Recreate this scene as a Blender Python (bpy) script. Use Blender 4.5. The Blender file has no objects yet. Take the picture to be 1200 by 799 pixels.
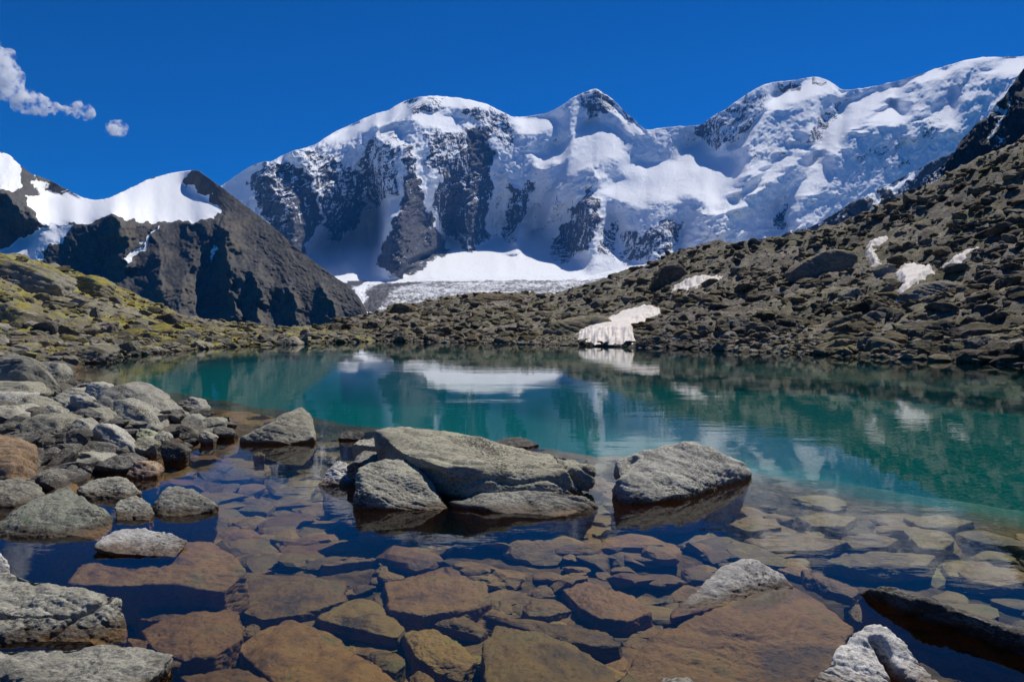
import bpy, bmesh, math, random
import numpy as np
from mathutils import Vector, Matrix

# ------------------------------------------------------------------ camera, sky, sun, exposure
SC = bpy.context.scene
COL = SC.collection
F, CX, CY, HZ = 900.0, 600.0, 399.5, 377.0      # photo pixels (1200 x 799)
H = 1.8                                          # camera height above the lake
SUN_EL, SUN_AZ = 54.0, 37.0                      # azimuth from +Y, positive = right
PITCH = math.atan((CY - HZ) / F)

cam = bpy.data.objects.new('camera', bpy.data.cameras.new('camera'))
COL.objects.link(cam)
cam.location = (0, 0, H)
cam.rotation_euler = (math.pi / 2 - PITCH, 0, 0)
cam.data.sensor_width = 36.0
cam.data.lens = 36.0 * F / 1200.0
cam.data.clip_start, cam.data.clip_end = 0.05, 60000.0
SC.camera = cam

world = bpy.data.worlds.new('World'); SC.world = world; world.use_nodes = True
wn = world.node_tree.nodes; wl = world.node_tree.links
bg = wn['Background']
sky = wn.new('ShaderNodeTexSky'); sky.sky_type = 'NISHITA'; sky.sun_disc = False
sky.sun_elevation = math.radians(SUN_EL); sky.sun_rotation = math.radians(SUN_AZ)
sky.altitude = 3000; sky.air_density = 1.0; sky.dust_density = 0.0; sky.ozone_density = 4.0
pol = wn.new('ShaderNodeMix'); pol.data_type = 'RGBA'; pol.blend_type = 'MULTIPLY'; pol.inputs[0].default_value = 1.0   # a polarising filter's deep blue
pol.inputs[7].default_value = (0.02, 0.41, 0.88, 1)
wl.new(sky.outputs[0], pol.inputs[6]); wl.new(pol.outputs[2], bg.inputs['Color']); bg.inputs['Strength'].default_value = 0.09

sd = bpy.data.lights.new('sun', 'SUN'); sd.energy = 5.0; sd.angle = math.radians(0.5); sd.color = (1.0, 0.95, 0.86)
sun = bpy.data.objects.new('sun', sd); COL.objects.link(sun)
_e, _a = math.radians(SUN_EL), math.radians(SUN_AZ)
SDIR = Vector((math.sin(_a) * math.cos(_e), math.cos(_a) * math.cos(_e), math.sin(_e)))
sun.rotation_euler = SDIR.to_track_quat('Z', 'Y').to_euler()
sun.location = (0, 0, 60)
SC.view_settings.view_transform = 'Standard'; SC.view_settings.look = 'None'
SC.view_settings.exposure = 0.0; SC.view_settings.gamma = 1.0; SC.view_settings.use_curve_mapping = False
SC.render.engine = 'CYCLES'
cy = SC.cycles
cy.use_denoising = True; cy.max_bounces = 8; cy.diffuse_bounces = 3; cy.glossy_bounces = 4
cy.transparent_max_bounces = 16; cy.volume_bounces = 8; cy.caustics_reflective = False; cy.caustics_refractive = False

rng = np.random.default_rng(7)
random.seed(7)

# ------------------------------------------------------------------ helpers: noise, rays, meshes
def _hash(ix, iy, iz, seed):
    h = (ix * 374761393 + iy * 668265263 + iz * 2147483647 + seed * 144664973) & 0xFFFFFFFF
    h = ((h ^ (h >> 13)) * 1274126177) & 0xFFFFFFFF
    h = ((h ^ (h >> 16)) * 2246822519) & 0xFFFFFFFF
    return h ^ (h >> 15)
_G = np.array([[1,1,0],[-1,1,0],[1,-1,0],[-1,-1,0],[1,0,1],[-1,0,1],[1,0,-1],[-1,0,-1],
               [0,1,1],[0,-1,1],[0,1,-1],[0,-1,-1],[1,1,0],[-1,1,0],[0,-1,1],[0,-1,-1]], float)
def perlin(p, seed=0):
    p = np.asarray(p, float)
    i = np.floor(p).astype(np.int64); f = p - i
    u = f * f * f * (f * (f * 6 - 15) + 10)
    out = 0
    for dx in (0, 1):
        for dy in (0, 1):
            for dz in (0, 1):
                h = _hash(i[:, 0] + dx, i[:, 1] + dy, i[:, 2] + dz, seed) & 15
                g = _G[h]
                d = g[:, 0] * (f[:, 0] - dx) + g[:, 1] * (f[:, 1] - dy) + g[:, 2] * (f[:, 2] - dz)
                w = (u[:, 0] if dx else 1 - u[:, 0]) * (u[:, 1] if dy else 1 - u[:, 1]) * (u[:, 2] if dz else 1 - u[:, 2])
                out = out + d * w
    return out
def fbm(p, octv=5, gain=0.5, lac=2.03, seed=0):
    a, s, t = 1.0, 0, 0
    for k in range(octv):
        s = s + a * perlin(p, seed + k * 17); t += a; a *= gain; p = p * lac + 3.7
    return s
def ridged(p, octv=4, gain=0.5, lac=2.1, seed=0):
    a, s = 1.0, 0
    for k in range(octv):
        s = s + a * (1 - 2 * np.abs(perlin(p, seed + k * 13))); a *= gain; p = p * lac + 1.3
    return s
def P3(x, y, z=0.0):
    x, y = np.broadcast_arrays(np.asarray(x, float), np.asarray(y, float))
    return np.stack([x.ravel(), y.ravel(), np.full(x.size, z)], 1)

cp, sp = math.cos(PITCH), math.sin(PITCH)
def ray(px, py):
    """world direction (per unit of Y) through a photo pixel"""
    px = np.asarray(px, float); py = np.asarray(py, float)
    u = (px - CX) / F; v = (CY - py) / F
    Y = cp + v * sp; Z = -sp + v * cp
    return u / Y, Z / Y
def at(px, py, D):
    a, b = ray(px, py)
    return np.stack([a * D, np.broadcast_to(np.asarray(D, float), np.shape(a)) * 1.0, H + b * D], -1)
def wdist(py, z=0.0):
    a, b = ray(CX, py)
    return (H - z) / (-b)
def pix(x, y, z):
    u = x; yy = y * cp - (z - H) * sp; vv = y * sp + (z - H) * cp
    return CX + F * u / yy, CY - F * vv / yy
def ip(x, pts):
    a = np.array(pts, float); return np.interp(x, a[:, 0], a[:, 1])
def sdf(x, y, poly):
    """signed distance to a polygon, negative inside"""
    poly = np.array(poly, float); x = np.asarray(x, float); y = np.asarray(y, float)
    d = np.full(x.shape, 1e18); ins = np.zeros(x.shape, bool)
    n = len(poly)
    for k in range(n):
        ax, ay = poly[k]; bx, by = poly[(k + 1) % n]
        ex, ey = bx - ax, by - ay; wx, wy = x - ax, y - ay
        t = np.clip((wx * ex + wy * ey) / (ex * ex + ey * ey + 1e-12), 0, 1)
        d = np.minimum(d, (wx - ex * t) ** 2 + (wy - ey * t) ** 2)
        c = (ay > y) != (by > y)
        with np.errstate(divide='ignore', invalid='ignore'):
            xi = ax + (y - ay) * ex / (ey if ey != 0 else 1e-12)
        ins ^= c & (x < xi)
    d = np.sqrt(d)
    return np.where(ins, -d, d)
def polyline_d(x, y, pts):
    """distance to a polyline with the sign of the side (right = +) and the parameter along it"""
    best = np.full(x.shape, 1e18); sgn = np.zeros(x.shape); tt = np.zeros(x.shape); n = len(pts) - 1
    for k in range(n):
        ax, ay = pts[k]; bx, by = pts[k + 1]
        ex, ey = bx - ax, by - ay; wx, wy = x - ax, y - ay
        t = np.clip((wx * ex + wy * ey) / (ex * ex + ey * ey), 0, 1)
        d = (wx - ex * t) ** 2 + (wy - ey * t) ** 2
        m = d < best
        best = np.where(m, d, best); sgn = np.where(m, -np.sign(ex * wy - ey * wx), sgn); tt = np.where(m, (k + t) / n, tt)
    return np.sqrt(best), sgn, tt
def sstep(x, a, b):
    t = np.clip((x - a) / (b - a), 0, 1); return t * t * (3 - 2 * t)

def mesh_from(name, verts, faces, smooth=True):
    me = bpy.data.meshes.new(name)
    verts = np.asarray(verts, np.float32); faces = np.asarray(faces, np.int32)
    n, k = faces.shape
    me.vertices.add(len(verts)); me.vertices.foreach_set('co', verts.ravel())
    me.loops.add(n * k); me.loops.foreach_set('vertex_index', faces.ravel())
    me.polygons.add(n); me.polygons.foreach_set('loop_start', np.arange(0, n * k, k, dtype=np.int32))
    me.polygons.foreach_set('loop_total', np.full(n, k, np.int32))
    me.polygons.foreach_set('use_smooth', np.full(n, smooth, bool))
    me.update(calc_edges=True); me.validate()
    return me
def attr(me, name, vals):
    a = me.attributes.new(name, 'FLOAT', 'POINT'); a.data.foreach_set('value', np.asarray(vals, np.float32).ravel())
def link(name, me, mat, label=None, cat=None, group=None, kind=None, parent=None):
    o = bpy.data.objects.new(name, me); COL.objects.link(o)
    if mat is not None and not me.materials: me.materials.append(mat)
    tag(o, label, cat, group, kind)
    if parent: o.parent = parent
    return o
def tag(o, label=None, cat=None, group=None, kind=None):
    if label: o['label'] = label
    if cat: o['category'] = cat
    if group: o['group'] = group
    if kind: o['kind'] = kind
def grid_faces(nr, nc, flip=False):
    i = np.arange(nr - 1)[:, None] * nc + np.arange(nc - 1)[None, :]
    i = i.ravel()
    f = np.stack([i, i + 1, i + nc + 1, i + nc], 1)
    return f[:, ::-1] if flip else f

# ------------------------------------------------------------------ materials
class NT:
    def __init__(s, name):
        s.m = bpy.data.materials.new(name); s.m.use_nodes = True
        s.t = s.m.node_tree; s.t.nodes.clear(); s.out = s.n('ShaderNodeOutputMaterial')
    def n(s, t, **kw):
        nd = s.t.nodes.new(t)
        for k, v in kw.items(): setattr(nd, k, v)
        return nd
    def set(s, sock, v):
        if isinstance(v, bpy.types.NodeSocket): s.t.links.new(v, sock)
        elif isinstance(v, (tuple, list)) and len(v) == 3 and sock.type == 'RGBA': sock.default_value = (*v, 1)
        else: sock.default_value = v
    def math(s, op, a, b=0.0, c=None):
        nd = s.n('ShaderNodeMath', operation=op); s.set(nd.inputs[0], a); s.set(nd.inputs[1], b)
        if c is not None: s.set(nd.inputs[2], c)
        return nd.outputs[0]
    def step(s, v, a, b):
        nd = s.n('ShaderNodeMapRange', interpolation_type='SMOOTHSTEP')
        s.set(nd.inputs[0], v); s.set(nd.inputs[1], a); s.set(nd.inputs[2], b); return nd.outputs[0]
    def mix(s, f, a, b, mode='MIX'):
        nd = s.n('ShaderNodeMix', data_type='RGBA', blend_type=mode)
        s.set(nd.inputs[0], f); s.set(nd.inputs[6], a); s.set(nd.inputs[7], b); return nd.outputs[2]
    def pos(s, scale=(1, 1, 1), rot=(0, 0, 0)):
        g = s.n('ShaderNodeNewGeometry'); mp = s.n('ShaderNodeMapping')
        s.set(mp.inputs[0], g.outputs['Position']); mp.inputs['Scale'].default_value = scale; mp.inputs['Rotation'].default_value = rot
        return mp.outputs[0]
    def noise(s, vec, scale, detail=4, rough=0.55, dist=0.0):
        nd = s.n('ShaderNodeTexNoise'); s.set(nd.inputs['Vector'], vec); nd.inputs['Scale'].default_value = scale
        nd.inputs['Detail'].default_value = detail; nd.inputs['Roughness'].default_value = rough; nd.inputs['Distortion'].default_value = dist
        return nd.outputs[0]
    def vor(s, vec, scale, feature='F1', rnd=1.0):
        nd = s.n('ShaderNodeTexVoronoi', feature=feature); s.set(nd.inputs['Vector'], vec); nd.inputs['Scale'].default_value = scale
        nd.inputs['Randomness'].default_value = rnd
        return nd.outputs['Distance']
    def attr(s, name): return s.n('ShaderNodeAttribute', attribute_name=name).outputs['Fac']
    def bump(s, h, strength, dist, normal=None):
        nd = s.n('ShaderNodeBump'); nd.inputs['Strength'].default_value = strength; nd.inputs['Distance'].default_value = dist
        s.set(nd.inputs['Height'], h)
        if normal is not None: s.set(nd.inputs['Normal'], normal)
        return nd.outputs[0]
    def ramp(s, v, stops):
        nd = s.n('ShaderNodeValToRGB'); s.set(nd.inputs[0], v); el = nd.color_ramp.elements
        while len(el) < len(stops): el.new(0.5)
        for e, (p, c) in zip(el, stops): e.position = p; e.color = (*c, 1)
        return nd.outputs[0]
    def finish(s, col, rough=0.9, normal=None, spec=0.3):
        b = s.n('ShaderNodeBsdfPrincipled'); s.set(b.inputs['Base Color'], col); s.set(b.inputs['Roughness'], rough)
        s.set(b.inputs['Specular IOR Level'], spec)
        if normal is not None: s.set(b.inputs['Normal'], normal)
        s.t.links.new(b.outputs[0], s.out.inputs[0]); return s.m

def z_of(t):
    g = t.n('ShaderNodeNewGeometry'); x = t.n('ShaderNodeSeparateXYZ'); t.set(x.inputs[0], g.outputs['Position']); return x.outputs[2]
def nz_of(t):
    g = t.n('ShaderNodeNewGeometry'); x = t.n('ShaderNodeSeparateXYZ'); t.set(x.inputs[0], g.outputs['Normal']); return x.outputs[2]

def rock_material(name, dark, mid, light, pale=(.50, .485, .42), pale_amt=0.6, yellow=(.27, .26, .10), yellow_amt=0.3, strata=(1, 1, 1), rot=(0, 0, 0)):
    t = NT(name); p = t.pos()
    ps = t.pos(strata, rot)
    rnd = t.math('ADD', t.n('ShaderNodeObjectInfo').outputs['Random'], t.attr('tint'))
    n1 = t.noise(p, 1.7, 4); n2 = t.noise(ps, 6.0, 10, .7, .3); n3 = t.noise(ps, 34, 8, .72); n4 = t.noise(p, 4.0, 7, .66); n5 = t.noise(p, 150, 4, .65)
    base = t.ramp(t.math('ADD', t.math('MULTIPLY', n2, .6), t.math('MULTIPLY', n3, .4)), [(.34, dark), (.49, mid), (.62, light)])
    base = t.mix(t.math('MULTIPLY', t.step(t.math('ADD', n3, t.math('MULTIPLY', t.math('SUBTRACT', n4, .5), 1.0)), .50, .60), pale_amt), base, pale)
    base = t.mix(t.math('MULTIPLY', t.step(t.math('ADD', n4, t.math('MULTIPLY', t.math('SUBTRACT', n3, .5), .7)), .54, .64), yellow_amt), base, yellow)
    base = t.mix(t.math('MULTIPLY', t.step(t.math('ADD', n3, t.math('MULTIPLY', t.math('SUBTRACT', n1, .5), .8)), .43, .34), .85), base, (.04, .036, .03))
    base = t.mix(t.math('MULTIPLY', t.step(n5, .47, .36), .55), base, (.05, .046, .04))
    sc = t.math('ADD', .75, t.math('MULTIPLY', t.math('FRACT', t.math('MULTIPLY', rnd, 7.31)), .5))
    hs = t.n('ShaderNodeHueSaturation'); t.set(hs.inputs['Color'], base); t.set(hs.inputs['Value'], sc)
    t.set(hs.inputs['Saturation'], t.math('ADD', .75, t.math('MULTIPLY', t.math('FRACT', t.math('MULTIPLY', rnd, 3.77)), .6)))
    base = hs.outputs[0]
    z = z_of(t)
    zz = t.math('ADD', z, t.math('MULTIPLY', t.math('SUBTRACT', n4, .5), -.16))
    wet = t.step(zz, .075, .02)
    base = t.mix(wet, base, t.mix(1.0, base, (.30, .225, .17), 'MULTIPLY'))
    sub = t.step(z, .012, -.02)
    algae = t.ramp(t.noise(p, 2.6, 8, .68), [(.34, (.060, .026, .007)), (.45, (.19, .075, .014)), (.55, (.25, .105, .02)), (.68, (.15, .10, .014))])
    algae = t.mix(t.math('MULTIPLY', t.step(n3, .47, .34), .8), algae, (.04, .02, .008))
    algae = t.mix(t.math('MULTIPLY', t.step(n2, .56, .75), .35), algae, (.24, .15, .06))
    a2 = t.n('ShaderNodeHueSaturation'); t.set(a2.inputs['Color'], algae); t.set(a2.inputs['Value'], t.math('ADD', .6, t.math('MULTIPLY', t.math('FRACT', t.math('MULTIPLY', rnd, 7.31)), .5)))
    t.set(a2.inputs['Hue'], t.math('ADD', .503, t.math('MULTIPLY', t.math('FRACT', t.math('MULTIPLY', rnd, 5.13)), .022)))
    base = t.mix(sub, base, a2.outputs[0])
    h = t.math('ADD', t.math('ADD', t.math('MULTIPLY', n2, .7), t.math('MULTIPLY', n3, .5)), t.math('MULTIPLY', n5, .16))
    rough = t.math('SUBTRACT', .92, t.math('MULTIPLY', wet, .4))
    return t.finish(base, rough, t.bump(h, 0.9, 0.028), .3)

M_ROCK = rock_material('boulder_rock', (.11, .105, .085), (.27, .255, .20), (.39, .37, .295), strata=(1, 1, 2.2), rot=(.3, .4, 0))
M_WHITE = rock_material('lichen_rock', (.24, .225, .20), (.43, .41, .375), (.56, .54, .50), pale=(.68, .66, .62), pale_amt=.8, yellow_amt=.08, strata=(1, 1, 1.8), rot=(.2, -.3, 0))
M_PALE = rock_material('pale_rock', (.15, .143, .12), (.31, .295, .25), (.44, .42, .365), pale=(.55, .53, .48), pale_amt=.7, yellow_amt=.12, strata=(1, 1, 1.8), rot=(.2, -.3, 0))
M_MOSS = rock_material('mossy_rock', (.09, .095, .07), (.24, .25, .175), (.37, .37, .27), pale_amt=.35, yellow=(.17, .21, .10), yellow_amt=.75)
M_RUST = rock_material('rusty_rock', (.16, .10, .06), (.34, .22, .13), (.42, .33, .23), pale_amt=.3, yellow=(.36, .21, .10), yellow_amt=.6)
M_DARK = rock_material('dark_rock', (.035, .032, .028), (.085, .077, .064), (.19, .175, .15), pale_amt=.3, yellow_amt=.1, strata=(1, 1, 2.5), rot=(.1, .5, 0))

def far_rock_material(name, dark, mid, light, moss=0.0, mosscol=(.30, .25, .045)):
    t = NT(name); p = t.pos()
    rnd = t.math('ADD', t.n('ShaderNodeObjectInfo').outputs['Random'], t.attr('tint'))
    n1 = t.noise(p, .12, 5); n2 = t.noise(t.pos((1, 1, 2.0), (.3, .5, 0)), 2.4, 10, .72, .4); n3 = t.noise(p, 11, 6, .7)
    base = t.ramp(n2, [(.3, dark), (.5, mid), (.72, light)])
    base = t.mix(t.math('MULTIPLY', t.step(n3, .52, .66), .4), base, light)
    hs = t.n('ShaderNodeHueSaturation'); t.set(hs.inputs['Color'], base)
    t.set(hs.inputs['Value'], t.math('ADD', .6, t.math('MULTIPLY', t.math('FRACT', t.math('MULTIPLY', rnd, 7.31)), .8)))
    t.set(hs.inputs['Saturation'], t.math('ADD', .55, t.math('MULTIPLY', t.math('FRACT', t.math('MULTIPLY', rnd, 3.77)), .8)))
    base = hs.outputs[0]
    pat = t.noise(p, .16, 6, .6)
    base = t.mix(1.0, base, t.ramp(pat, [(.36, (.62, .60, .57)), (.5, (.95, .95, .95)), (.64, (1.35, 1.31, 1.24))]), 'MULTIPLY')
    if moss:
        m = t.math('ADD', n1, t.math('MULTIPLY', t.math('SUBTRACT', t.noise(p, 1.1, 6, .65), .5), 1.1))
        m = t.math('MULTIPLY', t.step(m, .455, .57), t.step(nz_of(t), .35, .8))
        mc = t.ramp(t.noise(p, .8, 5), [(.35, (.13, .10, .02)), (.5, mosscol), (.66, (.27, .30, .10))])
        base = t.mix(t.math('MULTIPLY', m, moss), base, mc)
    z = z_of(t)
    base = t.mix(t.step(t.math('ADD', z, t.math('MULTIPLY', t.math('SUBTRACT', n3, .5), .3)), .12, .02), base, t.mix(1.0, base, (.5, .45, .4), 'MULTIPLY'))
    h = t.math('ADD', n2, t.math('MULTIPLY', n3, .4))
    return t.finish(base, .95, t.bump(h, 0.8, 0.22), .2)
M_SCREE = far_rock_material('scree_rock', (.035, .028, .019), (.115, .094, .065), (.29, .247, .178), .35, (.11, .095, .03))
M_SHORE = far_rock_material('shore_rock', (.09, .08, .064), (.23, .205, .165), (.38, .345, .285), .25)
M_TURF = far_rock_material('mossy_slope', (.065, .058, .04), (.18, .162, .115), (.33, .30, .22), .95)

def snow_rock_material(name, dark, mid, light, sx, snow=(.88, .90, .93), streak=(1, 1, .4), warm=None, mixing=2.6, bumps=.09, snowbump=.25):
    """rock and snow told apart by the 'rock' attribute, broken up by noise; slope aware"""
    t = NT(name); p = t.pos()
    a = t.attr('rock')
    n1 = t.noise(t.pos(streak, (0, .25, 0)), sx * 5, 9, .72, .5); n2 = t.noise(p, sx * 17, 7, .7); n3 = t.noise(t.pos((1, 1, .5)), sx, 4)
    nz = nz_of(t)
    m = t.math('ADD', a, t.math('MULTIPLY', t.math('SUBTRACT', n1, .5), mixing))
    m = t.math('ADD', m, t.math('MULTIPLY', t.math('SUBTRACT', n2, .5), mixing * .6))
    m = t.math('ADD', m, t.math('MULTIPLY', t.math('SUBTRACT', .55, nz), .25))
    f = t.step(m, .45, .57)
    rc = t.ramp(t.math('ADD', t.math('MULTIPLY', n1, .5), t.math('MULTIPLY', n2, .5)), [(.35, dark), (.5, mid), (.66, light)])
    if warm: rc = t.mix(t.step(n3, .5, .64), rc, warm)
    sn = t.mix(t.math('MULTIPLY', t.step(n2, .5, .7), .25), snow, (.78, .80, .84))
    col = t.mix(f, sn, rc)
    h = t.math('ADD', t.math('MULTIPLY', n1, 1.0), t.math('MULTIPLY', n2, .5))
    bm = t.n('ShaderNodeBump'); bm.inputs['Distance'].default_value = bumps / sx
    t.set(bm.inputs['Strength'], t.math('ADD', snowbump, t.math('MULTIPLY', f, .5))); t.set(bm.inputs['Height'], h)
    return t.finish(col, .9, bm.outputs[0], .15)
M_WALL = snow_rock_material('glaciated_rock', (.05, .052, .06), (.085, .085, .095), (.15, .145, .15), .0042, mixing=2.5, snowbump=.42)
M_HILL = snow_rock_material('slate_hill', (.038, .037, .037), (.085, .081, .076), (.165, .156, .142), .012, warm=(.12, .105, .083), streak=(1, 1, .2), mixing=1.6, bumps=.012)
M_PEAK = snow_rock_material('dark_peak_rock', (.012, .013, .017), (.028, .028, .032), (.055, .052, .052), .011)

def glacier_material():
    t = NT('glacier_ice'); p = t.pos()
    n1 = t.noise(t.pos((.35, .6, 1)), .006, 9, .7, 1.0); n2 = t.noise(t.pos((1, .5, 1)), .035, 7, .7); d = t.attr('rock')
    m = t.math('ADD', t.math('ADD', n1, t.math('MULTIPLY', t.math('SUBTRACT', n2, .5), .8)), t.math('SUBTRACT', d, .5))
    col = t.ramp(m, [(.34, (.80, .82, .85)), (.52, (.58, .59, .61)), (.62, (.22, .215, .21)), (.8, (.06, .055, .05))])
    return t.finish(col, .8, t.bump(t.math('ADD', n1, n2), .6, 12), .2)
M_ICE = glacier_material()

def snow_patch_material():
    t = NT('old_snow'); p = t.pos()
    n = t.noise(p, 1.3, 6, .6); n2 = t.noise(t.pos((1, 1, 1)), 3, 5, .6)
    col = t.ramp(t.math('ADD', t.math('MULTIPLY', n, .6), t.math('MULTIPLY', n2, .4)), [(.35, (.46, .40, .35)), (.48, (.70, .64, .58)), (.65, (.80, .76, .71))])
    return t.finish(col, .85, t.bump(n2, .5, .12), .15)
M_SNOW = snow_patch_material()

def bed_material():
    t = NT('bed_silt_water_tint'); p = t.pos()
    n1 = t.noise(p, 1.1, 5); n2 = t.noise(p, 9, 6, .6); v = t.vor(p, 7); v2 = t.vor(p, 17)
    c = t.ramp(t.math('ADD', t.math('MULTIPLY', n1, .6), t.math('MULTIPLY', n2, .4)), [(.35, (.03, .018, .008)), (.5, (.08, .046, .018)), (.65, (.14, .085, .035))])
    c = t.mix(t.math('MULTIPLY', t.step(v, .12, .5), .6), t.mix(1.0, c, (1.5, 1.4, 1.2), 'MULTIPLY'), t.mix(1.0, c, (.5, .5, .5), 'MULTIPLY'))
    c = t.mix(t.step(z_of(t), 0.0, .1), c, (.10, .09, .072))
    c = t.mix(t.step(t.math('ADD', z_of(t), t.math('MULTIPLY', n1, .3)), -.62, -1.35), c, (.036, .125, .112))  # teal of light scattered in deep water, put into the bed colour
    h = t.math('ADD', n2, t.math('SUBTRACT', 1, v))
    return t.finish(c, .9, t.bump(h, .7, .06), .2)
M_BED = bed_material()

def water_material():
    t = NT('lake_water'); p = t.pos((1, 1, 1))
    w1 = t.noise(t.pos((.55, 1, 1), (0, 0, .15)), 5.0, 3, .5); w2 = t.noise(t.pos((.4, 1, 1)), 1.1, 2, .5); w3 = t.noise(t.pos((.5, 1, 1), (0, 0, -.25)), 17, 2, .5)
    h = t.math('ADD', t.math('ADD', t.math('MULTIPLY', w1, .30), t.math('MULTIPLY', w2, 1.0)), t.math('MULTIPLY', w3, .06))
    calm = t.noise(t.pos((.25, 1, 1)), .22, 3, .5)
    bn = t.n('ShaderNodeBump'); bn.inputs['Distance'].default_value = .006; t.set(bn.inputs['Height'], h)
    t.set(bn.inputs['Strength'], t.math('ADD', .25, t.math('MULTIPLY', t.step(calm, .4, .65), .75)))
    fr = t.n('ShaderNodeFresnel'); fr.inputs['IOR'].default_value = 1.33; t.set(fr.inputs['Normal'], bn.outputs[0])
    gl = t.n('ShaderNodeBsdfGlossy'); gl.inputs['Roughness'].default_value = .004; gl.inputs['Color'].default_value = (1, 1, 1, 1); t.set(gl.inputs['Normal'], bn.outputs[0])
    tr = t.n('ShaderNodeBsdfTransparent')
    mx = t.n('ShaderNodeMixShader'); t.set(mx.inputs[0], t.math('POWER', fr.outputs[0], 1.16)); t.t.links.new(tr.outputs[0], mx.inputs[1]); t.t.links.new(gl.outputs[0], mx.inputs[2])
    t.t.links.new(mx.outputs[0], t.out.inputs[0])
    vs = t.n('ShaderNodeVolumeScatter'); vs.inputs['Color'].default_value = (.04, .46, .48, 1); vs.inputs['Density'].default_value = .011
    va = t.n('ShaderNodeVolumeAbsorption'); va.inputs['Color'].default_value = (.0, .86, .86, 1); va.inputs['Density'].default_value = .10
    ad = t.n('ShaderNodeAddShader'); t.t.links.new(vs.outputs[0], ad.inputs[0]); t.t.links.new(va.outputs[0], ad.inputs[1])
    t.t.links.new(ad.outputs[0], t.out.inputs['Volume'])
    return t.m
M_WATER = water_material()

# ------------------------------------------------------------------ near terrain outlines (photo pixels)
R_SHORE = [(340, 397), (400, 398.5), (420, 399), (500, 401), (600, 403), (700, 405.5), (800, 408.5), (900, 413), (1000, 417), (1100, 422), (1200, 428), (1320, 437), (1600, 460)]
R_SKY = [(340, 390), (380, 386), (400, 380), (440, 369), (480, 361), (520, 353), (560, 346), (610, 347), (650, 347), (690, 337), (715, 329), (740, 320), (760, 313), (790, 299), (830, 290), (900, 284), (940, 277), (990, 262), (1040, 240), (1080, 226), (1120, 205), (1160, 185), (1200, 166), (1320, 110), (1600, 20)]
R_YK = [(340, 120), (400, 125), (500, 135), (620, 135), (700, 125), (800, 115), (900, 105), (1000, 98), (1200, 88), (1600, 75)]
L_SHORE = [(-700, 480), (-300, 462), (0, 440), (60, 432), (100, 425), (130, 419), (200, 412), (260, 407), (330, 404), (400, 401.5), (440, 400)]
L_SKY = [(-700, 150), (-300, 220), (-100, 280), (0, 302), (60, 316), (110, 327), (150, 346), (200, 367), (240, 380), (280, 385), (330, 387), (400, 389), (440, 397)]
L_YK = [(-700, 60), (0, 66), (110, 78), (200, 80), (280, 88), (400, 100), (440, 95)]
def hill_pt(px, t, side):
    s, k, yk = (R_SHORE, R_SKY, R_YK) if side == 'R' else (L_SHORE, L_SKY, L_YK)
    py0, py1 = ip(px, s), ip(px, k)
    py = py0 + (py1 - py0) * t
    Y0 = wdist(py0); Y1 = ip(px, yk)
    Y = Y0 + (Y1 - Y0) * np.sign(t) * np.abs(t) ** 1.1
    return at(px, py, Y)
def hill_at(px, py, side):
    s, k = (R_SHORE, R_SKY) if side == 'R' else (L_SHORE, L_SKY)
    py0, py1 = ip(px, s), ip(px, k)
    return hill_pt(px, np.clip((py - py0) / (py1 - py0), -.05, 1), side)
def hill_sheet(side, name, mat, x0, x1, dx, nr):
    px = np.arange(x0, x1 + .1, dx); t = np.concatenate([np.linspace(-.06, 1, nr)])
    PX, T = np.meshgrid(px, t)
    v = hill_pt(PX.ravel(), np.clip(T.ravel(), -.06, 1), side)
    T = T.ravel()
    v[:, 2] = np.where(T < 0, -1.2 * (T / -.06), v[:, 2])
    d = ridged(v * .16, 4, .55, seed=3) * .35 + fbm(v * .5, 4, seed=9) * .55 + ridged(v * 1.3, 3, .55, seed=19) * .10
    v[:, 2] += d * np.clip(T * 6, 0, 1) * (1.0 if side == 'R' else .75)
    cols = len(px)
    back = v[-cols:].copy(); rows = [v]
    for k in range(1, 6):
        b = back.copy(); b[:, :2] *= (1 + .10 * k); b[:, 2] = back[:, 2] - .055 * k * k * 4 - k * .8; rows.append(b)
    v = np.concatenate(rows)
    me = mesh_from(name, v, grid_faces(nr + 5, cols))
    return link(name, me, mat, kind='structure')

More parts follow.
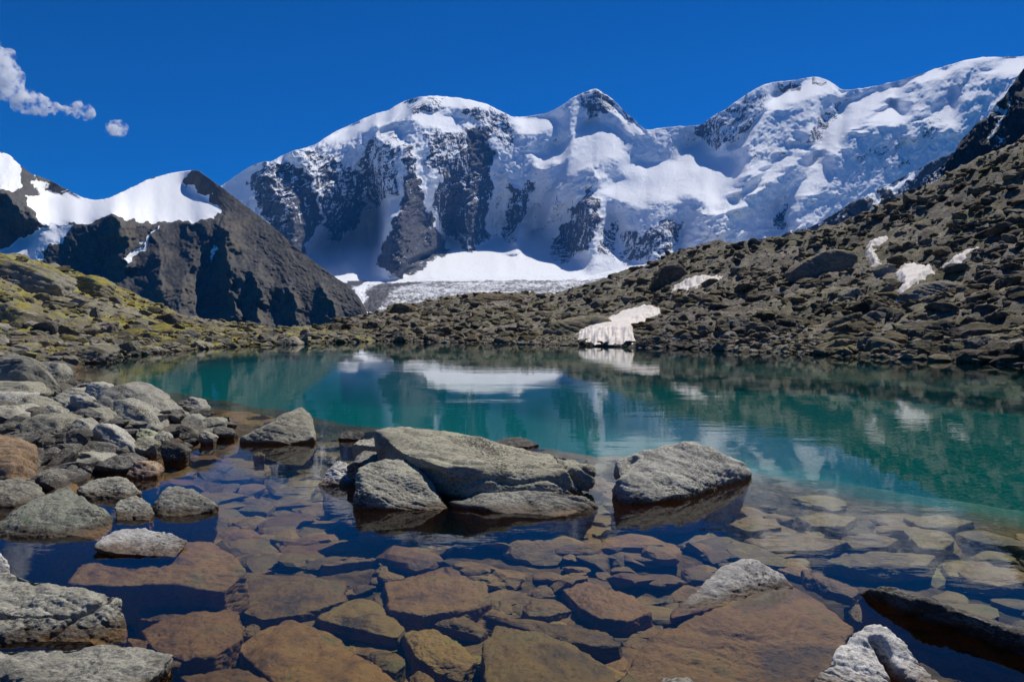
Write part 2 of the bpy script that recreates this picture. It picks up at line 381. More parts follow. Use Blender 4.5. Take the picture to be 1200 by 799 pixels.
# ------------------------------------------------------------------ lake bed (one sheet out to the horizon)
EDGE = [(-600, 400), (60, 434), (100, 440), (200, 455), (300, 470), (400, 488), (500, 503), (600, 516), (700, 532), (800, 548), (900, 563), (1000, 580), (1100, 600), (1200, 622), (1500, 700), (1900, 770)]
SPIT = [tuple(np.array(at(x, y, wdist(y)))[:2]) for x, y in [(-900, 640), (-300, 600), (0, 572), (40, 560), (100, 545), (150, 533), (190, 520), (240, 505), (225, 488), (180, 480), (120, 468), (85, 455), (74, 440), (85, 428), (-300, 440), (-900, 470)]]
def bed_h(x, y):
    r = np.hypot(x, y); px = CX + F * x / np.maximum(y, .3)
    px = np.where(y < .3, np.where(x > 0, 2500, -1300), np.clip(px, -1300, 2500))
    De = wdist(ip(px, EDGE), -.5)
    yy = np.maximum(y, .0)
    h = -.56 - .008 * np.clip(yy - 4, 0, 12) + .10 * perlin(P3(x * .6, y * .6), 5)
    h = h + .22 * np.exp(-(((x - .5) / 2.4) ** 2 + ((yy - 7.0) / .8) ** 2))
    h = h - np.clip(yy - De, 0, 4.5) * .15 - np.clip(yy - De - 4.5, 0, 30) * .7 - .06 * sstep(px, 850, 1120)
    h = np.maximum(h, -5 + .5 * perlin(P3(x * .1, y * .1), 8))
    Ysh = np.where(px < 400, wdist(ip(px, L_SHORE)), wdist(ip(px, R_SHORE)))
    up = -.15 - (Ysh - yy) * .55
    h = np.where(yy > Ysh - 18, np.maximum(h, np.minimum(up, -.12)), h)
    s = sdf(x, y, SPIT)
    h = np.maximum(h, np.clip(.28 - .35 * np.maximum(s + .5, 0), -12, .28) + .08 * perlin(P3(x * 1.3, y * 1.3), 6))
    h = np.where(yy > Ysh + 1, -1.5 - .04 * (yy - Ysh), h)
    h = np.where(y < 1.6, np.maximum(h, .25 * (1.6 - y) - .62), h)
    h = np.minimum(h, 1.0)
    return h
az = np.radians(np.concatenate([np.arange(-180, -42, 3.0), np.arange(-42, 42.01, .25), np.arange(45, 181, 3.0)]))
rr = np.concatenate([[.05, .6, 1.2, 1.8], np.geomspace(2.3, 90, 330), np.geomspace(110, 8000, 24)])
A, R = np.meshgrid(az, rr)
bx, by = (R * np.sin(A)).ravel(), (R * np.cos(A)).ravel()
bz = bed_h(bx, by)
bz = bz + .03 * fbm(P3(bx * 4, by * 4), 3, seed=4) * (np.hypot(bx, by) < 40)
link('lake_bed', mesh_from('lake_bed', np.stack([bx, by, bz], 1), grid_faces(len(rr), len(az), True)), M_BED, kind='structure')

# water body: closed box whose top is the lake surface
def water_body():
    v = []; xs = (-120, 140); ys = (-6, 130)
    bm = bmesh.new()
    bmesh.ops.create_cube(bm, size=1.0)
    for q in bm.verts:
        q.co.x = xs[0] if q.co.x < 0 else xs[1]; q.co.y = ys[0] if q.co.y < 0 else ys[1]; q.co.z = -14.0 if q.co.z < 0 else 0.0
    me = bpy.data.meshes.new('lake_water'); bm.to_mesh(me); bm.free()
    return link('lake_water', me, M_WATER, kind='structure')
water_body()
hill_sheet('R', 'far_hillside', M_SCREE, 340, 1600, 3, 110)
hill_sheet('L', 'mossy_hillside', M_TURF, -700, 440, 3, 90)

# ------------------------------------------------------------------ mountains (profiles traced, depth from slope)
def soft(px, py, polys, base, blur=4):
    """blend of values inside soft-edged outlines"""
    out = np.full(px.shape, float(base))
    for poly, val, *b in polys:
        s = (b[0] if b else blur)
        poly = np.array(poly, float)
        w = s * 2 + 2
        m = (px > poly[:, 0].min() - w) & (px < poly[:, 0].max() + w) & (py > poly[:, 1].min() - w) & (py < poly[:, 1].max() + w)
        d = sdf(px[m], py[m], poly)
        k = 1 - sstep(d, -s, s)
        out[m] = out[m] * (1 - k) + val * k
    return out
def blur_rows(a, r):
    k = np.exp(-.5 * (np.arange(-3 * r, 3 * r + 1) / r) ** 2); k /= k.sum()
    pad = np.pad(a, ((0, 0), (3 * r, 3 * r)), mode='edge')
    return np.apply_along_axis(lambda q: np.convolve(q, k, 'valid'), 1, pad)
def mountain(name, mat, x0, x1, dx, nr, foot, top, Y0, slope_base, slopes, rocks, ribs, rock_base, flute, crag, seed, blur=2, soften=2, lat=5, relax=.026, warp=4.0, back=(.35, 1.4)):
    px = np.arange(x0, x1 + .1, dx); nc = len(px)
    sm = lambda q, r: blur_rows(q[None, :], r)[0]
    tp = sm(ip(px, top), soften); cr = crag * (fbm(P3(px * .09, px * 0 + seed), 4, seed=seed) + .5 * fbm(P3(px * .4, px * 0 + 7), 2, seed=seed + 1))
    ft = sm(ip(px, foot), 6)
    t = np.linspace(0, 1, nr)
    PX = np.broadcast_to(px, (nr, nc)); PY = ft + (tp - ft) * t[:, None]; PY = PY + cr * np.clip((PY * 0 + t[:, None] - .975) / .025, 0, 1)
    wx = PX + warp * fbm(P3(PX * .06, PY * .06), 3, seed=seed + 3).reshape(nr, nc) * 2
    wy = PY + warp * fbm(P3(PX * .06, PY * .06, 5.), 3, seed=seed + 4).reshape(nr, nc) * 2
    S = soft(wx, wy, slopes, slope_base)
    S = S + 5 * fbm(P3(PX * .035, PY * .05, 2.), 4, seed=seed + 5).reshape(nr, nc)
    S = blur_rows(S, blur)
    _, b = ray(PX, PY)
    tS = np.maximum(np.tan(np.radians(np.clip(S, 8, 74))), b + .17)      # what is seen from below is steeper than the line of sight
    LY = np.zeros((nr, nc)); LY[0] = np.log(sm(ip(px, Y0), 20) if not np.isscalar(Y0) else Y0)
    LR = LY.copy(); qb = math.tan(math.radians(slope_base)); qs = blur_rows(np.minimum(tS, 2.2), 45)
    for k in range(1, nr):
        q = tS[k]
        LR[k] = LR[k - 1] + np.log((qs[k] - b[k - 1]) / (qs[k] - b[k]))
        LY[k] = LY[k - 1] + np.log((q - b[k - 1]) / (q - b[k])) - relax * min(1, max(.1, (t[k] - .2) / .2)) * (LY[k - 1] - LR[k - 1])
    Y = np.exp(blur_rows(LY, lat))
    scale = Y.mean()
    disp = np.zeros((nr, nc))
    for pts, amp, wl_, wr_ in ribs:
        d, sg, tt = polyline_d(wx, wy, pts)
        w = np.where(sg < 0, wl_, wr_)
        disp -= amp * np.clip(1 - d / w, 0, 1) ** 1.6 * np.where((tt <= 0) | (tt >= 1), np.exp(-(d / w) * 1.0), 1)
    a, st = flute
    fl = ridged(P3(wx * st[0] + (wy * st[2]), wy * st[1]), 5, .55, seed=seed + 6).reshape(nr, nc)
    fine = fbm(P3(PX * .25, PY * .2), 4, .6, seed=seed + 8).reshape(nr, nc)
    fade = np.clip(t / .06, 0, 1)[:, None] * blur_rows(np.clip((tS - b) / (qb - b), .12, 1), 3)
    rk = soft(wx, wy, rocks, rock_base, 3)
    rough = .62 + .6 * np.clip(rk, 0, 1)
    big = fbm(P3(wx * .022 + wy * .022, wy * .012 - wx * .004), 3, seed=seed + 12).reshape(nr, nc)
    Y = Y + (disp - a * 2.6 * big - a * fl * rough - a * .55 * fine * rough) * fade
    v = np.stack([(ray(PX, PY)[0] * Y).ravel(), Y.ravel(), (H + b * Y).ravel()], 1)
    last = v[-nc:]; rows = [v]
    for f, dr in ((.02, .03), (.08, .14), (.2, .4), (back[0], back[1] * .6)):
        q = last.copy(); q[:, 0] *= 1 + f; q[:, 1] *= 1 + f; q[:, 2] = last[:, 2] * (1 - dr); rows.append(q)
    v = np.concatenate(rows)
    me = mesh_from(name, v, grid_faces(nr + 4, nc))
    attr(me, 'rock', np.concatenate([rk.ravel(), np.full(nc * 4, .3)]))
    return link(name, me, mat, kind='structure')

W_TOP = [(180, 262), (230, 235), (262, 216), (272, 209), (283, 201), (297, 193), (305, 190), (318, 189), (330, 183), (345, 176), (360, 173), (372, 168), (388, 157), (400, 151), (420, 142), (440, 133), (455, 130), (470, 120), (485, 115), (505, 112), (530, 114), (550, 117), (570, 122), (585, 129), (600, 137), (615, 137), (640, 133), (655, 126), (668, 117), (680, 110), (692, 106), (699, 103.5), (706, 108), (718, 116), (732, 131), (745, 142), (757, 153), (775, 150), (800, 148), (820, 147), (832, 139), (850, 128), (866, 117), (882, 106), (895, 99), (912, 96), (930, 94), (946, 91), (957, 90), (967, 93), (978, 99), (987, 106), (1010, 104), (1040, 98), (1070, 90), (1100, 80), (1130, 71), (1152, 67), (1175, 67), (1200, 66), (1260, 60), (1330, 66)]
W_FOOT = [(180, 330), (380, 330), (430, 332), (520, 327), (600, 326), (690, 324), (740, 318), (800, 315), (900, 312), (1330, 312)]
W_SLOPES = [
    ([(640, 100), (900, 60), (1330, 40), (1330, 330), (640, 330)], 51, 25),
    ([(180, 280), (300, 190), (312, 200), (285, 240), (240, 300)], 34),
    ([(383, 160), (442, 130), (500, 110), (560, 113), (600, 135), (560, 124), (500, 121), (450, 142), (392, 170)], 24, 3),
    ([(484, 136), (510, 128), (540, 140), (541, 151), (512, 150)], 34, 3),
    ([(445, 152), (462, 146), (484, 152), (478, 165), (452, 168)], 35, 3),
    ([(432, 252), (470, 221), (470, 240), (456, 262), (436, 292), (420, 290)], 30),
    ([(350, 300), (398, 276), (434, 246), (450, 292), (446, 334), (350, 334)], 13),
    ([(496, 302), (526, 280), (548, 290), (590, 274), (612, 254), (642, 280), (690, 306), (690, 330), (430, 334), (470, 322)], 12),
    ([(603, 139), (640, 133), (662, 134), (655, 150), (614, 156)], 24, 3),
    ([(606, 168), (634, 180), (662, 160), (672, 172), (656, 192), (637, 194)], 27, 3),
    ([(672, 153), (694, 137), (731, 156), (736, 181), (700, 190), (669, 202)], 29, 3),
    ([(664, 178), (674, 184), (634, 262), (604, 302), (592, 300)], 32, 3),
    ([(706, 225), (731, 193), (765, 190), (800, 180), (822, 156), (838, 178), (866, 182), (876, 205), (858, 226), (836, 246), (826, 228), (780, 235), (735, 242)], 25, 4),
    ([(675, 232), (694, 212), (708, 232), (690, 238)], 30, 3),
    ([(698, 108), (704, 107), (722, 126), (757, 153), (738, 154), (722, 138)], 30, 2),
    ([(884, 139), (895, 132), (868, 172), (850, 186), (858, 168)], 30, 3),
    ([(893, 131), (905, 110), (941, 97), (958, 90), (988, 106), (935, 118)], 20, 3),
    ([(938, 165), (946, 172), (932, 186), (895, 218), (852, 246), (835, 252), (838, 240), (878, 218), (904, 192)], 29, 3),
    ([(955, 182), (970, 178), (972, 204), (958, 224), (934, 234), (925, 250), (921, 270), (890, 290), (884, 285), (912, 262), (930, 225)], 29, 3),
    ([(960, 140), (985, 118), (1010, 112), (1045, 98), (1072, 103), (1078, 124), (1062, 112), (1040, 116), (1000, 150), (980, 178), (956, 180)], 29, 4),
    ([(1000, 154), (1032, 128), (1052, 118), (1063, 128), (1056, 146), (1038, 140)], 23, 3),
    ([(1072, 150), (1121, 103), (1126, 139), (1113, 150), (1085, 140)], 31, 3),
    ([(1148, 88), (1176, 68), (1215, 64), (1215, 82), (1179, 87)], 20, 3),
    ([(1040, 102), (1100, 80), (1150, 64), (1180, 64), (1150, 72), (1100, 88), (1050, 106)], 24, 2),
    ([(700, 300), (722, 262), (735, 300), (765, 316), (690, 326)], 26, 4),
    ([(775, 312), (800, 282), (820, 315)], 28, 4), ([(860, 305), (890, 285), (930, 270), (925, 310)], 27, 4)]
W_ROCKS = [
    ([(298, 202), (318, 190), (345, 188), (372, 225), (379, 262), (360, 282), (330, 280), (308, 250), (290, 216)], .66),
    ([(318, 262), (352, 262), (362, 300), (330, 300)], .75),
    ([(345, 178), (375, 172), (425, 205), (425, 262), (388, 290), (378, 235)], .47),
    ([(425, 165), (470, 150), (470, 215), (435, 245), (420, 210)], .40),
    ([(500, 152), (545, 153), (571, 143), (580, 193), (572, 240), (566, 286), (546, 296), (521, 272), (509, 246), (515, 209), (500, 190)], .52),
    ([(552, 150), (572, 146), (578, 190), (560, 200), (545, 175)], .9),
    ([(530, 200), (570, 205), (568, 284), (545, 294), (520, 262)], .64),
    ([(474, 165), (484, 165), (490, 214), (474, 216)], .62), ([(476, 210), (488, 208), (498, 238), (511, 268), (529, 294), (505, 309), (478, 326), (445, 313), (447, 288), (462, 256), (473, 232)], .86),
    ([(475, 112), (520, 115), (520, 127), (480, 138)], .47), ([(535, 125), (575, 124), (600, 140), (606, 180), (590, 176), (560, 150)], .46),
    ([(597, 218), (628, 214), (614, 255), (600, 290), (590, 270)], .52),
    ([(678, 236), (694, 214), (703, 232), (700, 268), (688, 292), (660, 312), (641, 294), (660, 262)], .66),
    ([(704, 270), (726, 262), (720, 304), (702, 296)], .6),
    ([(728, 274), (775, 262), (802, 256), (788, 300), (728, 308)], .52),
    ([(679, 110), (699, 103), (716, 116), (724, 138), (708, 130), (694, 138), (680, 128)], .55), ([(712, 112), (735, 131), (752, 150), (738, 142)], .6),
    ([(805, 150), (850, 126), (889, 105), (900, 112), (878, 148), (838, 180), (820, 160)], .44),
    ([(908, 100), (938, 97), (936, 108), (915, 106)], .66), ([(950, 91), (968, 96), (966, 102), (952, 98)], .7),
    ([(955, 145), (982, 120), (984, 135), (962, 160), (942, 172)], .48), ([(862, 152), (890, 150), (930, 150), (930, 180), (880, 190)], .22),
    ([(1000, 172), (1088, 168), (1060, 200), (1005, 205)], .27), ([(902, 262), (925, 236), (922, 276)], .5),
    ([(1075, 145), (1100, 136), (1112, 150), (1090, 168)], .42), ([(640, 200), (660, 210), (650, 225)], .3)]
W_RIBS = [
    ([(476, 170), (477, 215), (478, 260), (484, 325)], 200, 70, 70),
    ([(300, 192), (322, 228), (345, 260), (352, 300)], 150, 22, 34), ([(345, 178), (372, 222), (388, 272)], 120, 16, 26),
    ([(560, 122), (580, 170), (600, 215), (612, 262)], 90, 26, 22), ([(440, 135), (452, 175), (440, 230)], 90, 22, 24),
    ([(699, 104), (676, 170), (640, 240), (606, 290)], 210, 50, 34), ([(699, 104), (728, 142), (757, 154)], 90, 22, 18),
    ([(694, 212), (690, 250), (668, 305)], 190, 34, 22), ([(722, 228), (726, 262), (715, 312)], 90, 14, 14),
    ([(900, 100), (884, 140), (862, 168), (876, 205), (846, 240), (835, 260)], 230, 55, 40),
    ([(985, 118), (945, 168), (900, 206), (850, 245), (830, 300)], 200, 40, 40),
    ([(1066, 100), (1010, 150), (960, 185), (930, 230), (905, 290)], 200, 42, 40), ([(1122, 103), (1100, 130), (1068, 160)], 150, 44, 16),
    ([(1176, 70), (1150, 100), (1110, 150)], 100, 30, 30), ([(500, 112), (520, 180), (540, 290)], 60, 30, 30)]
W_Y0 = [(180, 4800), (360, 4600), (410, 4450), (474, 4550), (540, 4600), (700, 4700), (900, 4500), (1100, 4300), (1330, 4100)]
mountain('snow_mountain', M_WALL, 180, 1330, 1.0, 250, W_FOOT, W_TOP, W_Y0, 59, W_SLOPES, W_ROCKS, W_RIBS, -.06, (24, (.085, .04, .07)), .9, 21)

# left hill with its snowfield
L_TOP = [(-260, 60), (-120, 120), (-40, 160), (0, 178), (12, 181), (22, 193), (35, 203), (60, 212), (78, 222), (95, 231), (110, 235), (125, 233), (150, 222), (165, 214), (180, 208), (205, 202), (222, 200), (232, 199), (245, 209), (262, 221), (280, 235), (300, 250), (320, 266), (345, 288), (370, 308), (395, 326), (415, 340), (424, 352), (432, 372), (445, 388)]
L_FOOT = [(-260, 392), (445, 392)]
L_SLOPES = [
    ([(30, 228), (55, 221), (85, 226), (112, 234), (140, 225), (180, 205), (222, 197), (218, 218), (245, 229), (256, 252), (224, 257), (173, 261), (134, 252), (100, 262), (70, 262), (45, 262)], 15, 3),
    ([(86, 264), (55, 264), (29, 277), (0, 297), (0, 312), (36, 312), (63, 286)], 24, 3),
    ([(-40, 160), (12, 180), (26, 199), (23, 222), (-40, 216)], 30, 3),
    ([(-60, 222), (0, 222), (32, 245), (55, 265), (26, 277), (0, 296), (-60, 310)], 54, 3),
    ([(56, 286), (95, 263), (134, 252), (168, 264), (175, 279), (161, 294), (144, 309), (34, 312)], 55, 3),
    ([(268, 312), (300, 322), (306, 358), (282, 374), (262, 340)], 52, 3), ([(303, 326), (333, 348), (330, 360), (300, 360)], 58, 2),
    ([(225, 258), (250, 262), (258, 300), (240, 300)], 46, 4), ([(332, 330), (385, 338), (418, 350), (430, 388), (330, 388)], 42, 5)]
L_ROCKS = [
    ([(30, 229), (55, 221), (85, 227), (112, 234), (140, 226), (180, 206), (221, 199), (216, 219), (229, 219), (245, 229), (256, 253), (224, 256), (173, 260), (134, 251), (112, 258), (95, 261), (70, 262), (45, 262)], -.9, 1.2),
    ([(86, 264), (55, 264), (29, 277), (0, 297), (-20, 312), (36, 312), (63, 286)], -.7, 1.5),
    ([(-40, 160), (12, 180), (26, 199), (23, 222), (-40, 216)], -.05, 3), ([(42, 210), (60, 215), (48, 226), (36, 222)], .2, 3),
    ([(184, 268), (187, 266), (172, 285), (152, 308), (145, 310), (152, 298), (168, 284)], -.5, .8),
    ([(248, 285), (254, 296), (248, 305)], .42, 3), ([(95, 222), (112, 232), (100, 233), (60, 216)], .5, 2)]
L_RIBS = [
    ([(134, 252), (150, 280), (146, 312)], 49, 30, 30),
    ([(262, 262), (268, 316), (275, 372)], 49, 16, 26), ([(300, 318), (304, 356), (300, 388)], 36, 18, 24), ([(340, 334), (350, 388)], 24, 14, 14),
    ([(222, 258), (225, 300), (210, 350)], 33, 24, 30), ([(380, 338), (395, 388)], 24, 14, 14), ([(0, 225), (40, 262)], 49, 25, 20), ([(180, 262), (190, 330), (210, 388)], 49, 40, 40)]
mountain('slate_hill', M_HILL, -260, 445, 1.0, 210, L_FOOT, L_TOP, [(-260, 1500), (100, 1500), (445, 1350)], 32, L_SLOPES, L_ROCKS, L_RIBS, 1.0, (3.0, (.05, .02, -.04)), .8, 41, soften=4)

# far dark spur and the dark peak on the right
mountain('dark_spur', M_WALL, 880, 1140, 1.0, 70, [(880, 320), (1140, 320)],
         [(880, 292), (915, 276), (930, 270), (945, 268), (962, 260), (985, 246), (1000, 236), (1012, 232), (1030, 222), (1048, 213), (1076, 198), (1100, 186), (1140, 170)],
         2600, 57, [([(1030, 226), (1078, 196), (1075, 206), (1050, 218)], 25, 2)],
         [([(1042, 220), (1078, 197), (1078, 206), (1062, 212), (1052, 222)], -.6, 1.5), ([(1018, 225), (1030, 220), (1026, 240), (1030, 250), (1018, 245)], -.1, 2), ([(925, 274), (950, 266), (940, 274)], -.2, 1.5)],
         [([(1012, 232), (1024, 260), (1030, 300)], 60, 14, 22), ([(985, 246), (990, 300)], 40, 14, 14), ([(1045, 216), (1060, 270)], 40, 14, 20)], .66, (16, (.16, .05, .06)), 2.0, 61)
mountain('dark_peak', M_PEAK, 1030, 1420, 1.0, 130, [(1030, 330), (1420, 330)],
         [(1030, 262), (1052, 240), (1062, 230), (1078, 219), (1090, 207), (1105, 194), (1118, 180), (1124, 168), (1140, 150), (1146, 143), (1158, 138), (1166, 122), (1176, 116), (1182, 104), (1190, 94), (1200, 80), (1240, 40), (1320, 10), (1420, -20)],
         1150, 56, [([(1108, 212), (1150, 180), (1200, 170), (1200, 220), (1108, 250)], 44, 8)],
         [([(1158, 118), (1168, 120), (1176, 126), (1166, 132), (1156, 126)], .1, 2), ([(1182, 116), (1186, 112), (1178, 130), (1168, 146), (1170, 135)], .0, 1.5),
          ([(1098, 216), (1114, 206), (1112, 212), (1100, 220)], .0, 2), ([(1168, 160), (1178, 164), (1172, 168)], .2, 1.5), ([(1084, 208), (1108, 190), (1096, 215), (1080, 222)], .58, 4), ([(1166, 128), (1176, 130), (1168, 165), (1160, 160)], .62, 3)],
         [([(1180, 105), (1170, 160), (1160, 230)], 50, 22, 26), ([(1140, 150), (1130, 200), (1110, 260)], 40, 20, 20), ([(1200, 120), (1205, 200)], 40, 20, 20)], .95, (9, (.09, .04, .06)), 1.4, 81)

# glacier apron below the wall
def glacier():
    px = np.arange(330, 860.1, 1.5); nr = 90
    py1 = ip(px, [(330, 331), (430, 329), (500, 326), (600, 324), (690, 322), (730, 314), (780, 305), (860, 290)]); py0 = np.full(px.size, 392.)
    t = np.linspace(0, 1, nr)[:, None]
    PX = np.broadcast_to(px, (nr, px.size)); PY = py0 + (py1 - py0) * t
    Y = 1500 + (ip(px, W_Y0) + 60 - 1500) * t ** .8
    n = ridged(P3(PX * .05, PY * .35), 5, .6, seed=5).reshape(PX.shape); n2 = fbm(P3(PX * .3, PY * .5), 3, seed=6).reshape(PX.shape)
    zz = 1 + (n * 16 + n2 * 12) * np.clip(1 - (t - .1) * .6, .2, 1) * np.clip((1 - t) / .15, 0, 1)
    a, b = ray(PX, PY)
    v = np.stack([(a * Y).ravel(), Y.ravel(), (H + b * Y + zz).ravel()], 1)
    me = mesh_from('glacier', v, grid_faces(nr, px.size))
    dirt = soft(PX + 6 * fbm(P3(PX * .06, PY * .1), 3).reshape(PX.shape), PY + 3 * fbm(P3(PX * .05, PY * .1, 3.), 3).reshape(PX.shape),
                [([(330, 326), (690, 318), (800, 296), (800, 322), (690, 329), (520, 330), (470, 332), (440, 336)], .0, 2),
                 ([(405, 322), (425, 320), (436, 327), (418, 336), (405, 334)], 1.0, 2), ([(428, 345), (446, 336), (500, 330), (470, 338), (452, 352), (440, 372), (428, 372)], .85, 3),
                 ([(418, 336), (430, 338), (424, 372), (414, 372)], .15, 3), ([(395, 330), (412, 338), (416, 380), (395, 380)], .95, 3)], .58)
    attr(me, 'rock', dirt)
    link('glacier', me, M_ICE, kind='structure')
glacier()

# thin mountain air: one even box round the whole scene
def haze():
    t = NT('mountain_air'); v = t.n('ShaderNodeVolumePrincipled'); v.inputs['Color'].default_value = (.05, .34, 1, 1)
    v.inputs['Density'].default_value = HAZE; t.t.links.new(v.outputs[0], t.out.inputs['Volume'])
    bm = bmesh.new(); bmesh.ops.create_cube(bm, size=1.0)
    for q in bm.verts:
        q.co.x = math.copysign(8200, q.co.x); q.co.y = math.copysign(8200, q.co.y); q.co.z = -15.5 if q.co.z < 0 else 2700.0
    me = bpy.data.meshes.new('haze'); bm.to_mesh(me); bm.free()
    link('haze', me, t.m, kind='stuff')
HAZE = 2.0e-5
haze()

# ------------------------------------------------------------------ rocks
_ICO = {}
def ico(level):
    if level not in _ICO:
        bm = bmesh.new(); bmesh.ops.create_icosphere(bm, subdivisions=level, radius=1.0)
        v = np.array([q.co[:] for q in bm.verts]); f = np.array([[q.index for q in fc.verts] for fc in bm.faces]); bm.free()
        _ICO[level] = (v / np.linalg.norm(v, axis=1)[:, None], f)
    return _ICO[level]
def clip_shape(u, N, D, beta=26.0):
    """star-shaped rounded polyhedron: radius along every direction u from planes N.x = D"""
    c = u @ N.T
    r = np.where(c > .03, D / np.maximum(c, .03), 1e3)
    m = r.min(1)
    s = np.exp(-beta * (r - m[:, None]) / m[:, None]).sum(1)
    return m * (1 - np.log(s) / beta)
def random_rock(rs, level, flat=.6, k=9):
    u, f = ico(level)
    N = rs.normal(size=(k, 3)); N /= np.linalg.norm(N, axis=1)[:, None]
    N = np.concatenate([N, [[0, 0, 1], [0, 0, -1]] + rs.normal(size=(2, 3)) * .15]); N /= np.linalg.norm(N, axis=1)[:, None]
    D = rs.uniform(.42, .92, len(N))
    v = u * clip_shape(u, N, D, 90)[:, None]
    sd_ = int(rs.integers(1000))
    v = v * np.minimum(1, 1.12 / np.linalg.norm(v, axis=1))[:, None]
    v = v * (1 + .10 * fbm(v * 1.9 + sd_, 4, .55, seed=sd_))[:, None]
    s = np.array([1.0, rs.uniform(.6, .95), rs.uniform(flat * .7, flat * 1.2)])
    return v * s, f
def hull_planes(p):
    """outward planes of the convex hull (points fit in a unit box around the origin)"""
    p = p + np.random.default_rng(5).normal(size=p.shape) * 1e-4
    n = len(p); i, j, k = np.array([(a, b, c) for a in range(n) for b in range(a + 1, n) for c in range(b + 1, n)]).T
    N = np.cross(p[j] - p[i], p[k] - p[i]); L = np.linalg.norm(N, axis=1); ok = L > 1e-5
    N = N[ok] / L[ok, None]; D = (N * p[i[ok]]).sum(1)
    f = D < 0; N[f] *= -1; D[f] *= -1
    h = (p @ N.T).max(0) <= D + 2e-4
    N, D = N[h], D[h]
    box = np.concatenate([np.eye(3), -np.eye(3)])
    return np.concatenate([N, box]), np.concatenate([np.maximum(D, .02), (box @ p.T).max(1) + .05])
def hull_rock(pts, level=6, rough=.05, seed=1, beta=110, grooves=(), strata=.0, fine=1.0, chips=7):
    """dense angular boulder from its corner points (metres)"""
    p = np.array(pts, float); lo, hi = p.min(0), p.max(0); c = (lo + hi) / 2; s = (hi - lo) / 2 + 1e-4
    q = (p - c) / s; q0 = q.mean(0); q = q - q0
    N, D = hull_planes(q)
    # drop near-duplicate planes so that soft corners stay even
    keep = []
    for i in range(len(N)):
        if all(N[i] @ N[j] < .995 or abs(D[i] - D[j]) > .03 for j in keep): keep.append(i)
    N, D = N[keep], D[keep]
    if chips:
        rc = np.random.default_rng(seed); cn = rc.normal(size=(chips, 3)) * [1, 1, .8]; cn /= np.linalg.norm(cn, axis=1)[:, None]
        N = np.concatenate([N, cn]); D = np.concatenate([D, (q @ cn.T).max(0) * rc.uniform(.74, .95, chips)])
    u, f = ico(level)
    v = (u * clip_shape(u, N, D, beta)[:, None] + q0) * s + c
    sz = float(np.cbrt(np.prod(s * 2)))
    nrm = np.zeros_like(v); e1 = v[f[:, 1]] - v[f[:, 0]]; e2 = v[f[:, 2]] - v[f[:, 0]]; fn = np.cross(e1, e2)
    for k in range(3): np.add.at(nrm, f[:, k], fn)
    nrm /= np.linalg.norm(nrm, axis=1)[:, None] + 1e-12
    d = rough * sz * (fbm(v * (1.6 / sz) + seed, 3, .5, seed=seed) * .9 + ridged(v * (2.2 / sz) * np.array([1, 1, 1.7]) + seed, 3, .5, seed=seed + 2) * .12 - .1)
    d = d + fine * .010 * fbm(v * 9, 5, .62, seed=seed + 5) + fine * .006 * fbm(v * 38, 3, .6, seed=seed + 7)
    if strata:
        ax = np.array([.25, .3, .92]); w = v @ ax * (9 / sz) + 1.2 * fbm(v * (1.5 / sz), 2, seed=seed)
        d = d - strata * sz * .05 * np.clip(np.abs((w % 1) - .5) * 4 - 1.3, 0, 1)
    for a, b, wd, dep in grooves:
        a, b = np.array(a, float), np.array(b, float); view = (a + b) / 2 - np.array([0, 0, H])
        n = np.cross(b - a, view); n /= np.linalg.norm(n); L = b - a
        t = ((v - a) @ L) / (L @ L)
        dist = (v - a) @ n + .02 * fbm(v * 6, 3, seed=3)
        d = d - dep * np.exp(-(dist / wd) ** 2) * sstep(t, -.05, .05) * (1 - sstep(t, .95, 1.05))
    return v + nrm * d[:, None], f

def put(name, v, f, mat, label, group=None, smooth=True, cat='rock'):
    o = np.array([(v[:, 0].min() + v[:, 0].max()) / 2, (v[:, 1].min() + v[:, 1].max()) / 2, v[:, 2].min()])
    ob = link(name, mesh_from(name, v - o, f, smooth), mat, label, cat, group)
    ob.location = o
    return ob
def trace(pts, D, sub=.5, shrink=.96):
    """photo corners (px, py, metres behind D) -> corner points, with a foot sunk below them"""
    p = np.array([at(x, y, D + dy) for x, y, dy in pts])
    c = p.mean(0); q = p.copy(); q[:, :2] = c[:2] + (q[:, :2] - c[:2]) * shrink; q[:, 2] = min(p[:, 2].min(), 0) - sub
    return np.concatenate([p, q])
_seed = [100]
def hero(label, D, pts, mat=None, sub=.5, name='boulder', group=None, level=6, rough=.05, grooves=(), strata=.25, beta=110, shrink=.78, seed=None, chips=7):
    if seed is None: _seed[0] += 7; seed = _seed[0]
    g = [(at(a[0], a[1], D + a[2]), at(b[0], b[1], D + b[2]), w, d) for a, b, w, d in grooves]
    v, f = hull_rock(trace(pts, D, sub, shrink), level, rough, seed, beta, g, strata, chips=chips)
    return put(name, v, f, mat or M_ROCK, label, group)

